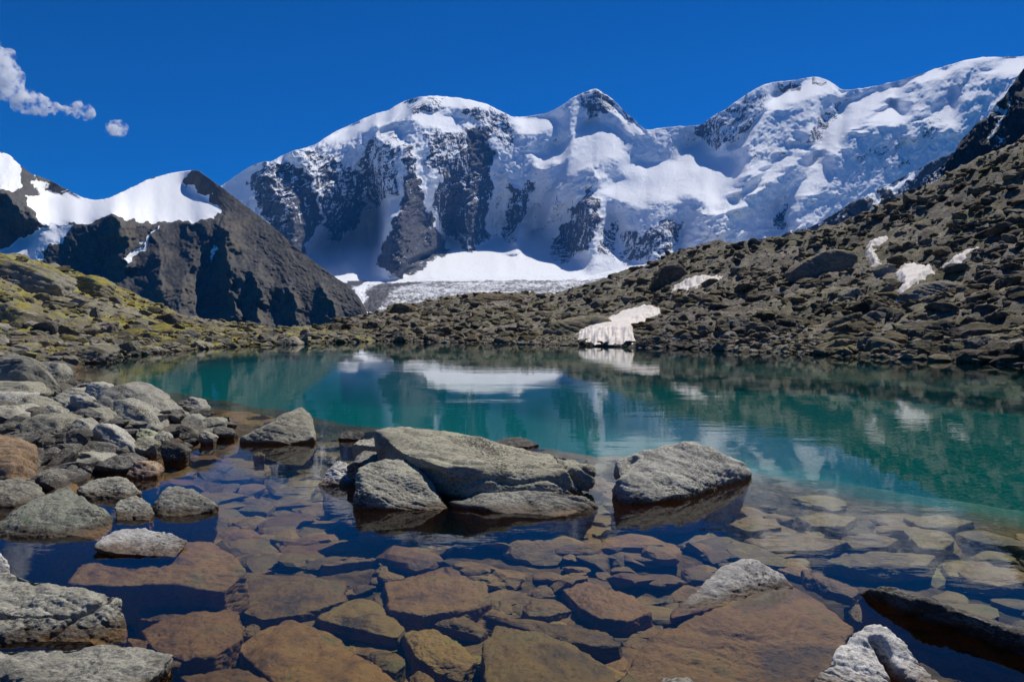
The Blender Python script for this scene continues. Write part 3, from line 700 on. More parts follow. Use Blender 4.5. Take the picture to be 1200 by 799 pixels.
# -- boulders in the middle of the lake
GM = 'boulders standing in the clear shallows'
hero('broad flat-topped grey boulder in mid water, largest of its cluster, shaded hollow along its front', 7.55,
     [(436, 503, 1.1), (446, 500, 1.3), (477, 511, 1.7), (542, 514, 1.7), (582, 521, 1.5), (617, 527, 1.4), (668, 537, 1.1), (702, 551, .55), (692, 562, .35), (676, 574, .2), (640, 580, .12), (597, 586, .0), (545, 576, .06), (515, 545, .15), (560, 548, .1), (470, 530, .5)],
     sub=.35, level=7, rough=.06, strata=.45, grooves=[((640, 520, 1.1), (682, 572, .1), .02, .07), ((600, 545, .3), (690, 545, .6), .012, .04)], group=GM)
hero('low cracked ledge of rock lying along the foot of the broad flat-topped boulder', 7.15,
     [(521, 586, .45), (580, 589, .35), (630, 580, .35), (648, 573, .4), (660, 578, .35), (688, 588, .3), (699, 595, .25), (652, 606, 0), (600, 601, .02), (545, 597, .1)], sub=.4, rough=.09, strata=.5, group=GM)
hero('rounded grey boulder with a shaded front leaning on the left front of the flat-topped boulder', 7.3,
     [(413, 576, .12), (417, 550, .4), (438, 540, .7), (460, 536, .8), (484, 541, .7), (505, 557, .45), (520, 575, .25), (527, 594, .15), (512, 598, 0), (425, 595, 0), (413, 588, .05)], sub=.4, level=7, rough=.05, group=GM)
hero('small pointed pale rock at the left end of the mid-lake cluster', 8.35,
     [(368, 568, .05), (385, 548, .3), (400, 535, .45), (412, 541, .4), (420, 550, .4), (421, 568, .1), (395, 571, 0)], M_WHITE, sub=.35, rough=.08, group=GM)
hero('blocky grey rock wedged behind the rounded boulder of the mid-lake cluster', 8.5,
     [(406, 540, .0), (420, 527, .35), (453, 528, .45), (458, 538, .2), (450, 546, 0), (420, 549, 0)], sub=.5, group=GM)
hero('small dark-sided rock tucked against the pointed back corner of the flat-topped boulder', 9.3,
     [(411, 521, .0), (424, 514, .3), (446, 514, .35), (452, 526, 0), (430, 530, 0)], sub=.5, group=GM)
hero('long low dark stone just breaking the surface behind the flat-topped boulder', 10.9,
     [(578, 519, .2), (590, 513, .5), (604, 513, .5), (620, 517, .4), (635, 518, .3), (625, 523, 0), (590, 523, 0)], M_DARK, sub=.3, rough=.08, group=GM)
hero('large humped grey-brown boulder standing alone right of the flat-topped boulder', 7.5,
     [(699, 586, .1), (703, 574, .15), (708, 549, .3), (717, 540, .45), (740, 531, .6), (778, 521, .85), (821, 516, 1.1), (846, 523, 1.25), (868, 535, 1.3), (882, 551, 1.35), (880, 557, 1.3), (850, 564, .9), (821, 572, .5), (790, 585, .1), (745, 590, .0), (760, 530, 1.5), (830, 522, 1.9)],
     sub=.45, level=7, rough=.05, strata=.2, grooves=[((722, 560, .2), (742, 538, .6), .03, .07)], group=GM)
hero('pointed wedge of grey rock alone in the water left of the mid-lake cluster', 11.2,
     [(272, 519, .1), (300, 506, .3), (324, 494, .3), (336, 485, .7), (352, 476, .9), (366, 477, .9), (371, 488, .6), (371, 512, .2), (338, 520, 0), (325, 517, 0)], sub=.4, level=6, rough=.045, beta=60, group=GM)
hero('tiny pale stone poking out in front of the wedge-shaped rock', 10.3, [(295, 534, 0), (300, 529, .1), (308, 529, .1), (311, 533, 0)], sub=.2, level=4, group=GM)
hero('small dark wet stone between the wedge-shaped rock and the mid-lake cluster', 11.6, [(396, 513, 0), (400, 505, .2), (420, 503, .2), (428, 508, .1), (424, 515, 0)], M_DARK, sub=.3, level=5, group=GM)

# -- rocks in the foreground
GF = 'foreground rocks at the water'
hero('white speckled triangular rock rising from the orange submerged slab', 4.75,
     [(783, 721, .0), (800, 708, .12), (821, 694, .25), (845, 664, .45), (871, 650, .55), (888, 654, .55), (902, 666, .5), (930, 687, .42), (922, 691, .38), (850, 710, .12), (790, 725, -.04), (900, 680, .75), (871, 668, .8)], M_WHITE, sub=.06, level=6, rough=.03, beta=140, strata=.2, chips=2, shrink=.97, group=GF)
hero('long dark half-sunk rock reaching to the right edge, wet along the water', 4.35,
     [(1006, 697, .70), (1024, 688, .60), (1054, 691, .50), (1077, 703, .26), (1121, 715, .10), (1156, 726, -.06), (1210, 743, -.26), (1300, 772, -.5), (1300, 800, -.48), (1200, 766, -.18), (1165, 758, -.10), (1130, 745, .05), (1080, 725, .31), (1040, 708, .55), (1054, 690, .80), (1121, 714, .42), (1210, 742, .05), (1300, 770, -.2)], M_DARK, sub=.25, level=7, rough=.06, strata=.9, chips=5, shrink=.95, group=GF)
hero('pale grey foreground rock split by a deep dark cleft', 3.65,
     [(938, 805, .0), (950, 785, .12), (968, 768, .22), (996, 743, .35), (1022, 733, .42), (1042, 737, .4), (1062, 753, .32), (1084, 779, .2), (1104, 804, .05), (1090, 850, -.2), (950, 850, -.2)], M_WHITE, sub=.2, level=7, rough=.06, strata=.5, grooves=[((1017, 742, .3), (1068, 806, .0), .022, .13)], group=GF)
hero('grey stone barely showing at the bottom edge, under the orange slab', 3.55, [(770, 800, 0), (776, 792, .15), (800, 791, .2), (824, 798, .1), (830, 815, 0), (770, 815, 0)], sub=.3, level=5, group=GF)
hero('big grey boulder at the left edge with a long diagonal crack', 4.3,
     [(-60, 660, .6), (0, 668, .55), (12, 671, .5), (32, 678, .45), (97, 691, .35), (144, 700, .3), (150, 708, .22), (152, 731, .12), (143, 745, .03), (123, 752, 0), (49, 753, 0), (-60, 750, -.05)], sub=.3, level=7, rough=.05, strata=.3,
     grooves=[((50, 748, 0), (128, 699, .3), .012, .06), ((-20, 722, .1), (80, 722, .1), .006, .035)], group=GF)
hero('pale rock tip at the left edge just above the cracked boulder', 4.95, [(-70, 660, .3), (-30, 632, .4), (0, 645, .3), (7, 653, .2), (13, 672, .1), (-10, 690, 0), (-70, 690, 0)], M_WHITE, sub=.3, level=6, group=GF)
hero('long lichen-covered rock along the bottom left corner', 3.6,
     [(-60, 762, .35), (0, 760, .35), (32, 762, .3), (130, 760, .4), (162, 757, .42), (208, 759, .42), (203, 768, .3), (190, 780, .2), (172, 802, .05), (150, 830, -.1), (-60, 830, -.1)], M_ROCK, sub=.2, level=7, rough=.07, group=GF)
hero('large mossy green-grey boulder at the left edge', 6.35,
     [(-40, 625, .1), (0, 612, .2), (19, 589, .5), (52, 576, .8), (91, 566, 1.1), (123, 574, 1.0), (136, 588, .8), (134, 606, .4), (122, 619, .2), (65, 630, .02), (13, 641, 0), (-40, 645, 0)], M_MOSS, sub=.4, level=7, rough=.06, group=GF)
hero('smooth dark-grey boulder at the left edge behind the mossy boulder', 7.4, [(-40, 600, .0), (-30, 565, .4), (0, 563, .5), (29, 559, .5), (50, 568, .4), (56, 576, .3), (30, 590, 0), (0, 603, 0)], sub=.5, level=6, group=GF)
hero('brown-sided rock behind the mossy boulder', 7.75, [(90, 572, .1), (108, 561, .4), (138, 559, .4), (152, 567, .3), (168, 577, .1), (150, 585, 0), (110, 590, 0)], sub=.4, rough=.08, group=GF)
hero('small round dark rock between the mossy boulder and the pyramid rock', 6.95, [(134, 594, .15), (141, 585, .3), (158, 580, .35), (174, 589, .25), (181, 601, .1), (175, 609, 0), (137, 609, 0)], sub=.4, rough=.08, group=GF)
hero('pyramid-shaped dark rock with pale speckled top right of the mossy boulder', 7.1, [(176, 590, .2), (187, 570, .4), (199, 565, .5), (224, 576, .4), (258, 591, .2), (228, 603, .02), (186, 605, 0)], sub=.45, level=6, rough=.06, beta=60, group=GF)
hero('flat pale speckled rock lying low in front of the mossy boulder', 5.85, [(108, 645, .05), (120, 630, .3), (131, 617, .5), (140, 616, .5), (169, 623, .45), (208, 626, .4), (231, 640, .2), (217, 654, 0), (160, 650, 0)], M_WHITE, sub=.05, level=6, rough=.05, group=GF)
hero('rust-orange topped block at the left edge below the boulder spit', 8.2, [(-60, 490, .8), (0, 492, .8), (10, 491, .85), (31, 500, .7), (44, 520, .4), (40, 540, .15), (34, 553, .0), (0, 565, -.1), (-60, 570, -.1), (-60, 520, .1)], M_RUST, sub=.5, level=6, rough=.04, beta=60, group=GF)

# -- the spit of boulders on the left: (label, distance, outline top + base, material)
GS = 'boulders heaped on the left spit'
def pile(label, D, pts, mat=None, th=.5, rough=.05, sub=.25):
    """outline in the photo; the upper corners lean back by th metres"""
    ys = [q[1] for q in pts]; lo, hi = min(ys), max(ys); th = th * .55
    q = [(x, y, th * (hi - y) / max(hi - lo, 1)) for x, y in pts]
    p = np.array([at(x, y, D + d) for x, y, d in q]); c = p.mean(0)
    b = p.copy(); b[:, 1] += th * 1.3; b[:, 2] -= .04
    base = p.copy(); base[:, 2] = p[:, 2].min() - sub; base[:, :2] = c[:2] + (base[:, :2] - c[:2]) * .9; base[:, 1] += th * .4
    _seed[0] += 7
    v, f = hull_rock(np.concatenate([p, b, base]), 5, rough, _seed[0], 140, (), .5, chips=9)
    return put('boulder', v, f, mat or M_ROCK, label, GS)
hero('tall boulder at the top left of the spit with a dark left face', 15.2, [(-50, 420, .9), (0, 415, .9), (16, 414, .9), (38, 421, .4), (22, 448, .05), (52, 427, .8), (66, 445, .7), (74, 457, .6), (60, 464, .4), (-50, 455, .5)], sub=.5, level=6, rough=.035, beta=160, strata=.15, group=GS)
pile('shaded block just behind the tall boulder of the spit', 18.5, [(40, 426), (55, 424), (68, 426), (70, 438), (66, 446), (45, 446)], th=.8)
pile('grey slab at the left edge under the tall boulder', 14.3, [(-40, 446), (0, 447), (30, 450), (42, 461), (20, 466), (-40, 466)], th=1.0)
pile('pale flat stone at the left edge below the grey slab', 13.3, [(-30, 460), (0, 460), (27, 461), (18, 474), (0, 480), (-30, 480)], M_PALE, th=.7)
pile('tilted blue-grey block right of the pale flat stone', 12.9, [(19, 475), (25, 463), (45, 467), (54, 475), (48, 484), (30, 486)], th=.7)
pile('thin pale-green slab lying on the crest of the spit', 14.2, [(99, 455), (103, 449), (110, 447), (129, 452), (120, 463), (104, 461)], M_PALE, th=.5)
pile('low broad grey stone on the crest between the tall boulder and the pale-green slab', 14.0, [(62, 466), (72, 457), (88, 453), (102, 455), (113, 468), (98, 474), (70, 473)], th=.8)
pile('biggest brown boulder of the spit, a blunt peak on its crest', 12.4, [(112, 474), (121, 457), (131, 450), (140, 448), (155, 455), (176, 466), (187, 481), (178, 492), (130, 492)], th=1.1)
pile('large rounded grey boulder below the brown peak boulder of the spit', 11.3, [(122, 478), (130, 469), (142, 467), (160, 478), (178, 493), (183, 503), (168, 509), (140, 509), (124, 496)], th=.8)
pile('long sloping boulder at the right shoulder of the brown peak boulder', 12.6, [(152, 457), (165, 457), (178, 461), (188, 470), (200, 480), (193, 487), (170, 478)], th=.8)
pile('leaning plank-like pale slab in the middle of the spit', 12.0, [(80, 464), (88, 462), (105, 470), (124, 480), (123, 486), (110, 484), (92, 474)], M_PALE, th=.35)
pile('squat grey block under the leaning pale slab', 12.0, [(67, 477), (74, 469), (88, 471), (94, 482), (86, 491), (72, 489)], th=.6)
pile('sharp triangular grey stone left of the squat block', 11.6, [(48, 485), (55, 474), (64, 478), (74, 486), (70, 493), (52, 492)], th=.5)
pile('smooth rounded stone at the left edge above the rust-topped block', 11.4, [(-30, 478), (0, 478), (13, 475), (30, 483), (37, 491), (24, 497), (-30, 497)], th=.8)
pile('large flat-faced grey boulder in the lower middle of the spit', 10.0, [(20, 498), (34, 488), (52, 486), (70, 492), (78, 500), (77, 514), (64, 526), (44, 528), (28, 515)], th=.9)
pile('steep wedge of grey rock left of the rounded grey boulder', 10.9, [(91, 487), (97, 479), (106, 477), (119, 485), (131, 498), (120, 506), (98, 503)], th=.6)
pile('cracked round stone right of the flat-faced grey boulder', 10.2, [(77, 500), (83, 493), (93, 490), (104, 497), (109, 506), (104, 514), (84, 516)], th=.5)
pile('long pale log-shaped boulder slanting down to the water', 9.9, [(109, 502), (113, 497), (121, 496), (138, 507), (150, 520), (153, 529), (142, 532), (125, 521)], M_PALE, th=.45)
pile('dark flat rock along the lower edge of the spit', 9.6, [(68, 522), (78, 515), (100, 516), (124, 517), (133, 524), (127, 533), (80, 532)], M_DARK, th=.6)
pile('long low wet rock at the waterline of the spit', 9.1, [(38, 543), (50, 532), (68, 526), (92, 527), (112, 533), (120, 543), (96, 548), (44, 550)], th=.8)
pile('wet brown rock between the long low rock and the prow-shaped stone', 9.0, [(108, 545), (118, 536), (138, 532), (158, 535), (163, 544), (142, 551)], M_DARK, th=.5)
pile('small prow-shaped stone with a rusty right face at the foot of the spit', 8.75, [(144, 555), (158, 542), (166, 540), (181, 546), (185, 556), (166, 563)], M_RUST, th=.35)
pile('dark wet slab in front of the rounded grey boulder', 10.0, [(149, 522), (160, 513), (180, 510), (184, 518), (176, 528), (156, 528)], th=.5)
pile('thin greenish stone propped against the rounded grey boulder', 10.5, [(158, 510), (164, 501), (178, 506), (182, 511), (170, 514)], M_MOSS, th=.3)
pile('small brown stone right of the dark wet slab', 10.3, [(180, 511), (188, 504), (195, 507), (194, 514), (184, 516)], th=.3)
pile('flat black stone in the water off the foot of the spit', 9.7, [(188, 523), (194, 517), (208, 521), (217, 528), (206, 533), (191, 533)], M_DARK, th=.4)
pile('pale round-topped stone standing at the outer end of the spit', 14.0, [(209, 481), (216, 469), (222, 465), (232, 469), (238, 478), (234, 484), (216, 485)], M_PALE, th=.5)
pile('brown stone left of the pale round-topped stone', 12.7, [(189, 489), (197, 482), (207, 480), (214, 485), (208, 493), (195, 494)], th=.5)
pile('rough brown stone in the middle of the outer spit', 12.3, [(206, 496), (213, 487), (224, 485), (236, 491), (232, 500), (215, 501)], th=.5)
pile('wet brown stone low at the front of the outer spit', 11.4, [(202, 505), (210, 498), (220, 498), (233, 507), (228, 513), (212, 514)], M_DARK, th=.4)
pile('flat stone near the tip of the spit', 12.4, [(232, 497), (240, 489), (252, 489), (262, 494), (256, 500), (238, 501)], th=.5)
pile('low dark stone at the very tip of the spit', 11.7, [(248, 504), (256, 499), (268, 502), (274, 506), (262, 509), (252, 509)], M_DARK, th=.4)
pile('small triangular stone by the tip of the spit with a white reflection below', 11.2, [(232, 510), (238, 504), (245, 508), (250, 512), (240, 514)], th=.3)

# -- slabs under water, traced on the bed
GU = 'submerged rock slabs'
def slab(label, pts, depth=.42, th=.22, mat=None, tilt=0.0, level=5, rough=.05, name='submerged_slab'):
    p = np.array(pts, float); th = th * .62
    xy = []
    ym, yM = p[:, 1].min(), p[:, 1].max()
    for x, y in p:
        z = -depth + tilt * ((y - ym) / max(yM - ym, 1) - .5)
        D = wdist(y, z); xy.append(at(x, y, D))
    t = np.array(xy); c = t.mean(0)
    b = t.copy(); b[:, 2] -= th; b[:, :2] = c[:2] + (b[:, :2] - c[:2]) * 1.06
    m = t.copy(); m[:, 2] += .03; m[:, :2] = c[:2] + (m[:, :2] - c[:2]) * .5
    _seed[0] += 7
    v, f = hull_rock(np.concatenate([t, b, m]), level, rough, _seed[0], 90, (), .2, chips=2)
    return put(name, v, f, mat or M_ROCK, label, GU, cat='rock slab')
slab('straight-edged oblong orange slab under water, left of the big tilted square slab', [(286, 674), (405, 674), (408, 702), (352, 720), (308, 725), (285, 717)], .42, .25, level=6)
slab('broad square olive-brown slab under water in the middle, its top corner raised', [(451, 680), (527, 667), (559, 657), (574, 702), (542, 714), (495, 720), (457, 715)], .40, .25, level=6)
slab('thin reddish slab under water above the square olive slab', [(375, 663), (413, 644), (440, 639), (466, 648), (440, 656), (390, 662)], .40, .15)
slab('largest orange slab at the bottom edge, yellow-green patch on its left end', [(273, 757), (337, 728), (381, 740), (425, 769), (477, 803), (460, 830), (335, 812), (308, 778)], .40, .25, level=6)
slab('arched brown slab with a black hollow under it, between the oblong and the bottom slabs', [(370, 725), (413, 702), (437, 700), (475, 737), (466, 747), (440, 742), (413, 728)], .44, .14)
slab('oval orange slab under water with a dark pit near its top', [(472, 740), (486, 733), (503, 733), (535, 752), (559, 775), (539, 790), (510, 783), (488, 770)], .42, .2, level=6)
slab('big orange and yellow boulder under water at the bottom centre', [(566, 758), (579, 731), (623, 740), (672, 754), (690, 769), (722, 792), (719, 815), (570, 815)], .36, .3, level=6)
slab('broad tan slab under water with a pale upper corner, left of the white speckled rock', [(659, 690), (678, 680), (700, 683), (737, 696), (763, 717), (737, 728), (707, 727), (680, 712)], .40, .22, level=6)
slab('long narrow bar of rock under water above the bottom-centre boulder', [(567, 722), (637, 728), (678, 737), (713, 740), (728, 752), (722, 763), (690, 757), (640, 744)], .42, .14)
slab('small flat tan block under water left of the broad tan slab', [(611, 708), (622, 702), (649, 702), (670, 715), (640, 722), (614, 721)], .46, .15)
slab('thin brown slab stacked above the small flat tan block', [(613, 699), (629, 687), (658, 686), (656, 698), (630, 701)], .46, .12)
slab('rounded brown stone under water right beside the square olive slab', [(573, 702), (585, 690), (600, 693), (611, 703), (600, 718), (584, 722)], .48, .15)
slab('round reddish-brown stone under water behind the broad tan slab', [(754, 692), (765, 676), (780, 670), (812, 679), (821, 690), (798, 705), (768, 704)], .48, .22)
slab('wide olive slab under water in front of the humped boulder', [(725, 645), (754, 639), (827, 653), (856, 652), (836, 673), (790, 672), (754, 664)], .44, .18)
slab('narrow olive bar of rock running under water below the low ledge', [(545, 645), (567, 648), (610, 660), (640, 671), (620, 674), (580, 663)], .42, .12)
slab('long olive slab under water with a sunlit spine, left of the wide olive slab', [(602, 652), (640, 649), (700, 655), (748, 664), (748, 674), (690, 674), (640, 664)], .45, .16)
slab('huge smooth orange slab under water below the white speckled rock', [(722, 800), (748, 762), (772, 734), (788, 719), (850, 699), (928, 684), (962, 704), (1000, 735), (985, 770), (940, 800), (900, 840), (740, 840)], .14, .3, level=6, rough=.025, tilt=-.26)
slab('thin rust-coloured bar of rock under water between the white rock and the long dark rock', [(940, 668), (962, 672), (1008, 693), (998, 699), (965, 690), (945, 680)], .35, .12)
slab('pink-tinged broad slab under water behind the long dark rock', [(967, 657), (1000, 648), (1040, 645), (1098, 650), (1085, 663), (1040, 668), (1000, 665)], .42, .18)
slab('long olive slab under water right of the humped boulder', [(873, 634), (900, 627), (940, 624), (992, 635), (965, 644), (905, 646)], .42, .16)
slab('olive slab under water above the pink-tinged slab', [(984, 630), (1015, 624), (1054, 631), (1040, 640), (1000, 641)], .42, .15)
slab('brown slab under water just right of the humped boulder', [(848, 612), (878, 605), (908, 608), (916, 617), (880, 623)], .42, .15)
slab('dark brown slab under water behind the white speckled rock', [(895, 652), (920, 654), (952, 668), (940, 676), (912, 668)], .46, .14)
slab('yellow-green slab under water near the right edge', [(1120, 667), (1150, 662), (1190, 665), (1215, 680), (1170, 686), (1135, 680)], .46, .16)
slab('dim olive slab under water by the right edge, farthest from shore', [(1060, 608), (1100, 603), (1142, 611), (1120, 618), (1080, 617)], .48, .15)
slab('dim green slab under water left of the yellow-green slab', [(1068, 630), (1090, 623), (1118, 634), (1104, 644), (1078, 642)], .48, .15)
slab('broad rounded brown boulder under water, its dry crest the flat pale speckled rock', [(78, 684), (105, 652), (130, 640), (200, 632), (250, 636), (276, 650), (289, 668), (262, 684), (200, 683), (132, 686)], .075, .45, level=6, rough=.025, tilt=-.09)
slab('reddish slab under water right of the pyramid rock', [(246, 630), (270, 621), (290, 620), (312, 628), (296, 638), (262, 640)], .42, .16)
slab('brown stone under water below the broad rounded boulder', [(152, 700), (175, 695), (205, 700), (224, 714), (205, 728), (165, 722)], .30, .3)
slab('large yellow-olive stone under water at lower left', [(165, 738), (205, 722), (250, 712), (280, 716), (283, 742), (250, 764), (215, 770), (180, 760)], .30, .3, level=6)
slab('dark plate of rock under water between the cracked boulder and the yellow-olive stone', [(148, 746), (190, 742), (238, 750), (225, 775), (195, 782), (160, 768)], .34, .18)
slab('small brown slab under water left of the oblong orange slab', [(222, 700), (250, 692), (278, 692), (282, 706), (250, 712)], .5, .14)
slab('flat brown stone under water behind the thin reddish slab', [(322, 637), (350, 629), (374, 636), (368, 648), (335, 650)], .45, .16)
slab('short block of rock under water right of the flat brown stone', [(371, 641), (386, 636), (406, 637), (402, 647), (378, 650)], .45, .14)
slab('pale brown slab under water beneath the left end of the mid-lake cluster', [(338, 622), (360, 612), (380, 616), (378, 628), (350, 630)], .45, .14)
slab('pale slab under water below the wedge-shaped rock', [(262, 588), (290, 580), (322, 590), (312, 600), (278, 598)], .45, .14)
slab('grey-brown slab under water between the wedge-shaped rock and the reddish slab', [(272, 612), (300, 604), (330, 612), (318, 622), (288, 622)], .45, .14)
slab('small tan stone under water left of the arched brown slab', [(279, 743), (290, 735), (303, 733), (306, 740), (290, 746)], .45, .1)
slab('brown lump under water between the largest orange slab and the oval slab', [(427, 766), (442, 761), (466, 766), (476, 778), (462, 788), (438, 782)], .42, .18)
slab('brown stone cut by the bottom edge right of the largest orange slab', [(478, 793), (490, 786), (508, 794), (515, 815), (485, 815)], .42, .18)
slab('long bar of rock under water at the bottom edge right of the bottom left corner', [(212, 792), (250, 785), (300, 786), (332, 800), (320, 815), (230, 812)], .40, .18)
slab('thin arched slab under water above the bottom-centre boulder, beside the oval slab', [(506, 731), (525, 724), (545, 723), (570, 737), (562, 745), (535, 738)], .46, .12)
slab('olive stone under water between the low ledge and the long olive slab', [(610, 628), (640, 622), (676, 628), (660, 640), (625, 640)], .42, .15)
slab('reddish slab under water at the foot of the humped boulder', [(730, 622), (770, 614), (830, 620), (840, 634), (790, 640), (745, 634)], .42, .18)
slab('brown slab under water in front of the pyramid rock', [(196, 640), (232, 644), (252, 636), (262, 645), (236, 656)], .5, .12)
slab('dark slab under water under the reddish-brown round stone', [(700, 736), (735, 733), (760, 728), (770, 738), (745, 752), (722, 748)], .52, .16)
slab('brown slab under water behind the orange slab near the long dark rock', [(990, 712), (1015, 706), (1040, 718), (1030, 732), (1004, 728)], .45, .14)
slab('olive slab under water right of the pink-tinged slab', [(1104, 662), (1122, 656), (1146, 664), (1130, 676), (1110, 674)], .48, .14)
slab('dim slab under water midway between the humped boulder and the right edge', [(930, 606), (965, 600), (1004, 606), (990, 616), (950, 616)], .46, .14)
slab('brown slab under water between the two thin reddish and oblong slabs', [(300, 656), (330, 650), (362, 656), (350, 668), (312, 668)], .5, .14)

# -- rubble: small stones as single masses
def scatter_mesh(name, items, mat, protos, label, kind='stuff'):
    """items: (x, y, z, size, yaw, tilt, proto, tint)"""
    V, Fc, T = [], [], []; off = 0
    for x, y, z, s, yw, tl, pi, tn in items:
        v, f = protos[pi % len(protos)]
        c, sn = math.cos(yw), math.sin(yw); ct, st = math.cos(tl), math.sin(tl)
        R_ = np.array([[c, -sn, 0], [sn, c, 0], [0, 0, 1]]) @ np.array([[1, 0, 0], [0, ct, -st], [0, st, ct]])
        V.append(v @ R_.T * s + (x, y, z)); Fc.append(f + off); T.append(np.full(len(v), tn)); off += len(v)
    me = mesh_from(name, np.concatenate(V), np.concatenate(Fc), False); attr(me, 'tint', np.concatenate(T))
    o = link(name, me, mat, label, None, None, kind); return o
rs = np.random.default_rng(11)
PR2 = [random_rock(rs, 2, .6) for _ in range(24)]
PR3 = [random_rock(rs, 3, .6) for _ in range(24)]
FL3 = [random_rock(rs, 3, .3, 9) for _ in range(16)]
# submerged small slabs
it = []
while len(it) < 900:
    px, py = rs.uniform(-60, 1260), rs.uniform(505, 810)
    if py < ip(px, EDGE) + 4 or (px > 850 and rs.uniform() < .8): continue
    D = wdist(py, -.6); x, y = float(at(px, py, D)[0]), float(D); z = float(bed_h(np.array([x]), np.array([y]))[0])
    if z > -.2: continue
    it.append((x, y, z + (.02 if D < 7 else .06), rs.uniform(.08, .24 if D < 7 else .36) * (1 + (D - 5) * .07), rs.uniform(0, 6.3), rs.normal() * .12, int(rs.integers(16)), rs.uniform()))
scatter_mesh('submerged_rubble', it, M_ROCK, FL3, 'small brown stones covering the lake bed between the slabs')
# spit filler stones
it = []
while len(it) < 330:
    px, py = rs.uniform(-60, 275), rs.uniform(440, 575)
    D = wdist(py); x, y = float(at(px, py, D)[0]), float(D)
    s_ = float(sdf(np.array([x]), np.array([y]), SPIT)[0])
    if s_ > .5: continue
    z = float(bed_h(np.array([x]), np.array([y]))[0])
    it.append((x, y, z + .03, rs.uniform(.08, .30), rs.uniform(0, 6.3), rs.normal() * .3, int(rs.integers(24)), rs.uniform()))
scatter_mesh('spit_rubble', it, M_DARK, PR3, 'small stones filling the gaps of the boulder spit')  # dark rock colour puts the shade between the boulders into these stones

def hill_scatter(side, n, x0, x1, smin, smax, pw, tmin=0, tmax=1.0, cl=None):
    out = []
    while len(out) < n:
        px, t = rs.uniform(x0, x1), rs.uniform(tmin, tmax)
        v = hill_pt(px, t, side)
        v = np.array(v).ravel()
        s = smin * (1 - rs.uniform()) ** (-1 / pw)
        if s > smax: continue
        if s > .28 and side == 'R' and float(perlin(v[None] * np.array([.11, .07, .11]) + 4, 3)[0]) < rs.uniform(-.55, .08): continue      # blocks gather in fans, gravel lies between
        d = float(ridged(v[None] * .16, 4, .55, seed=3)[0] * .35 + fbm(v[None] * .5, 4, seed=9)[0] * .55) * min(t * 6, 1) * (1.0 if side == 'R' else .75)
        out.append((v[0], v[1], v[2] + d + s * .12, s, rs.uniform(0, 6.3), rs.normal() * .3, int(rs.integers(24)), rs.uniform(), px, t))
    return out
SN_POLY = [[(672, 398), (700, 384), (732, 370), (756, 363), (777, 369), (768, 380), (744, 392), (742, 404), (700, 404)],
           [(786, 344), (800, 333), (822, 327), (848, 328), (836, 336), (806, 345)],
           [(1017, 288), (1040, 281), (1036, 292), (1024, 300), (1034, 318), (1022, 320), (1014, 304)],
           [(1046, 330), (1062, 316), (1092, 320), (1098, 332), (1080, 342), (1062, 360), (1048, 356), (1056, 342)],
           [(1106, 316), (1130, 302), (1150, 294), (1140, 304), (1118, 322)]]
def in_snow(px, t, side):
    py0, py1 = ip(px, R_SHORE), ip(px, R_SKY); py = py0 + (py1 - py0) * t
    return any(float(sdf(np.array([px]), np.array([py]), p)[0]) < 1 for p in SN_POLY)
itR = [q for q in hill_scatter('R', 17000, 370, 1290, .13, 1.15, 1.35) if not in_snow(q[8], q[9], 'R')]
itS = [q for q in hill_scatter('R', 1500, 380, 1290, .16, .7, 1.8, -.02, .10) if not in_snow(q[8], q[9], 'R')]
itL = hill_scatter('L', 2200, -60, 430, .14, 1.0, 1.5)
itLS = hill_scatter('L', 1500, -60, 430, .18, .8, 1.8, -.02, .35)
scatter_mesh('hillside_rubble', [q[:6] + (q[6] + (24 if q[3] > .4 else 0),) + q[7:8] for q in itR], M_SCREE, PR2 + PR3, 'brown rubble covering the right hillside and the low moraine')
scatter_mesh('far_shore_rubble', [q[:8] for q in itS], M_SHORE, PR2, 'small grey stones along the far waterline')
scatter_mesh('mossy_rubble', [q[:8] for q in itL], M_TURF, PR2, 'stones among the moss of the left hillside')
scatter_mesh('near_shore_rubble', [q[:8] for q in itLS], M_SHORE, PR3, 'grey stones along the left shore')

# -- traced boulders and bedrock on the hillsides
def hillrock(label, side, pts, mat, th=None, level=5, group=None, rough=.06):
    p = np.array(pts, float); k = p[:, 1].argmax(); by = p[k, 1]; bx_ = p[:, 0].mean()
    D = float(np.array(hill_at(bx_, by, side)).ravel()[1])
    w = (p[:, 0].max() - p[:, 0].min()) / F * D
    th = th or w * .6
    lo, hi = p[:, 1].min(), p[:, 1].max()
    a = np.array([at(x, y, D + th * .5 * (hi - y) / max(hi - lo, 1)) for x, y in p]); c = a.mean(0)
    b = a.copy(); b[:, 1] += th; base = a.copy(); base[:, 2] = a[:, 2].min() - .5; base[:, 1] += th * .3
    _seed[0] += 7
    v, f = hull_rock(np.concatenate([a, b, base]), level, rough, _seed[0], 120, (), .8, fine=5, chips=9)
    return put('boulder', v, f, mat, label, group, cat='rock')
GR = 'large boulders on the right hillside'
hillrock('big dark slanting boulder with a shaded right side, upper right hillside below the snow streak', 'R', [(928, 318), (945, 305), (985, 290), (1003, 292), (1006, 312), (985, 326), (945, 330)], M_SHORE, th=2.2, rough=.08, group=GR)
hillrock('yellowish flat-topped slab above the middle of the right hillside', 'R', [(1066, 344), (1085, 332), (1120, 328), (1142, 333), (1128, 346), (1098, 352), (1072, 352)], M_SHORE, group=GR)
hillrock('long dark flat boulder with lit top low on the right hillside', 'R', [(1072, 386), (1090, 376), (1130, 374), (1148, 380), (1140, 398), (1105, 402), (1078, 402)], M_SCREE, group=GR)
hillrock('square pale boulder at the foot of the right hillside by the frame edge', 'R', [(1142, 398), (1160, 392), (1180, 400), (1182, 414), (1158, 418), (1146, 412)], M_SHORE, group=GR)
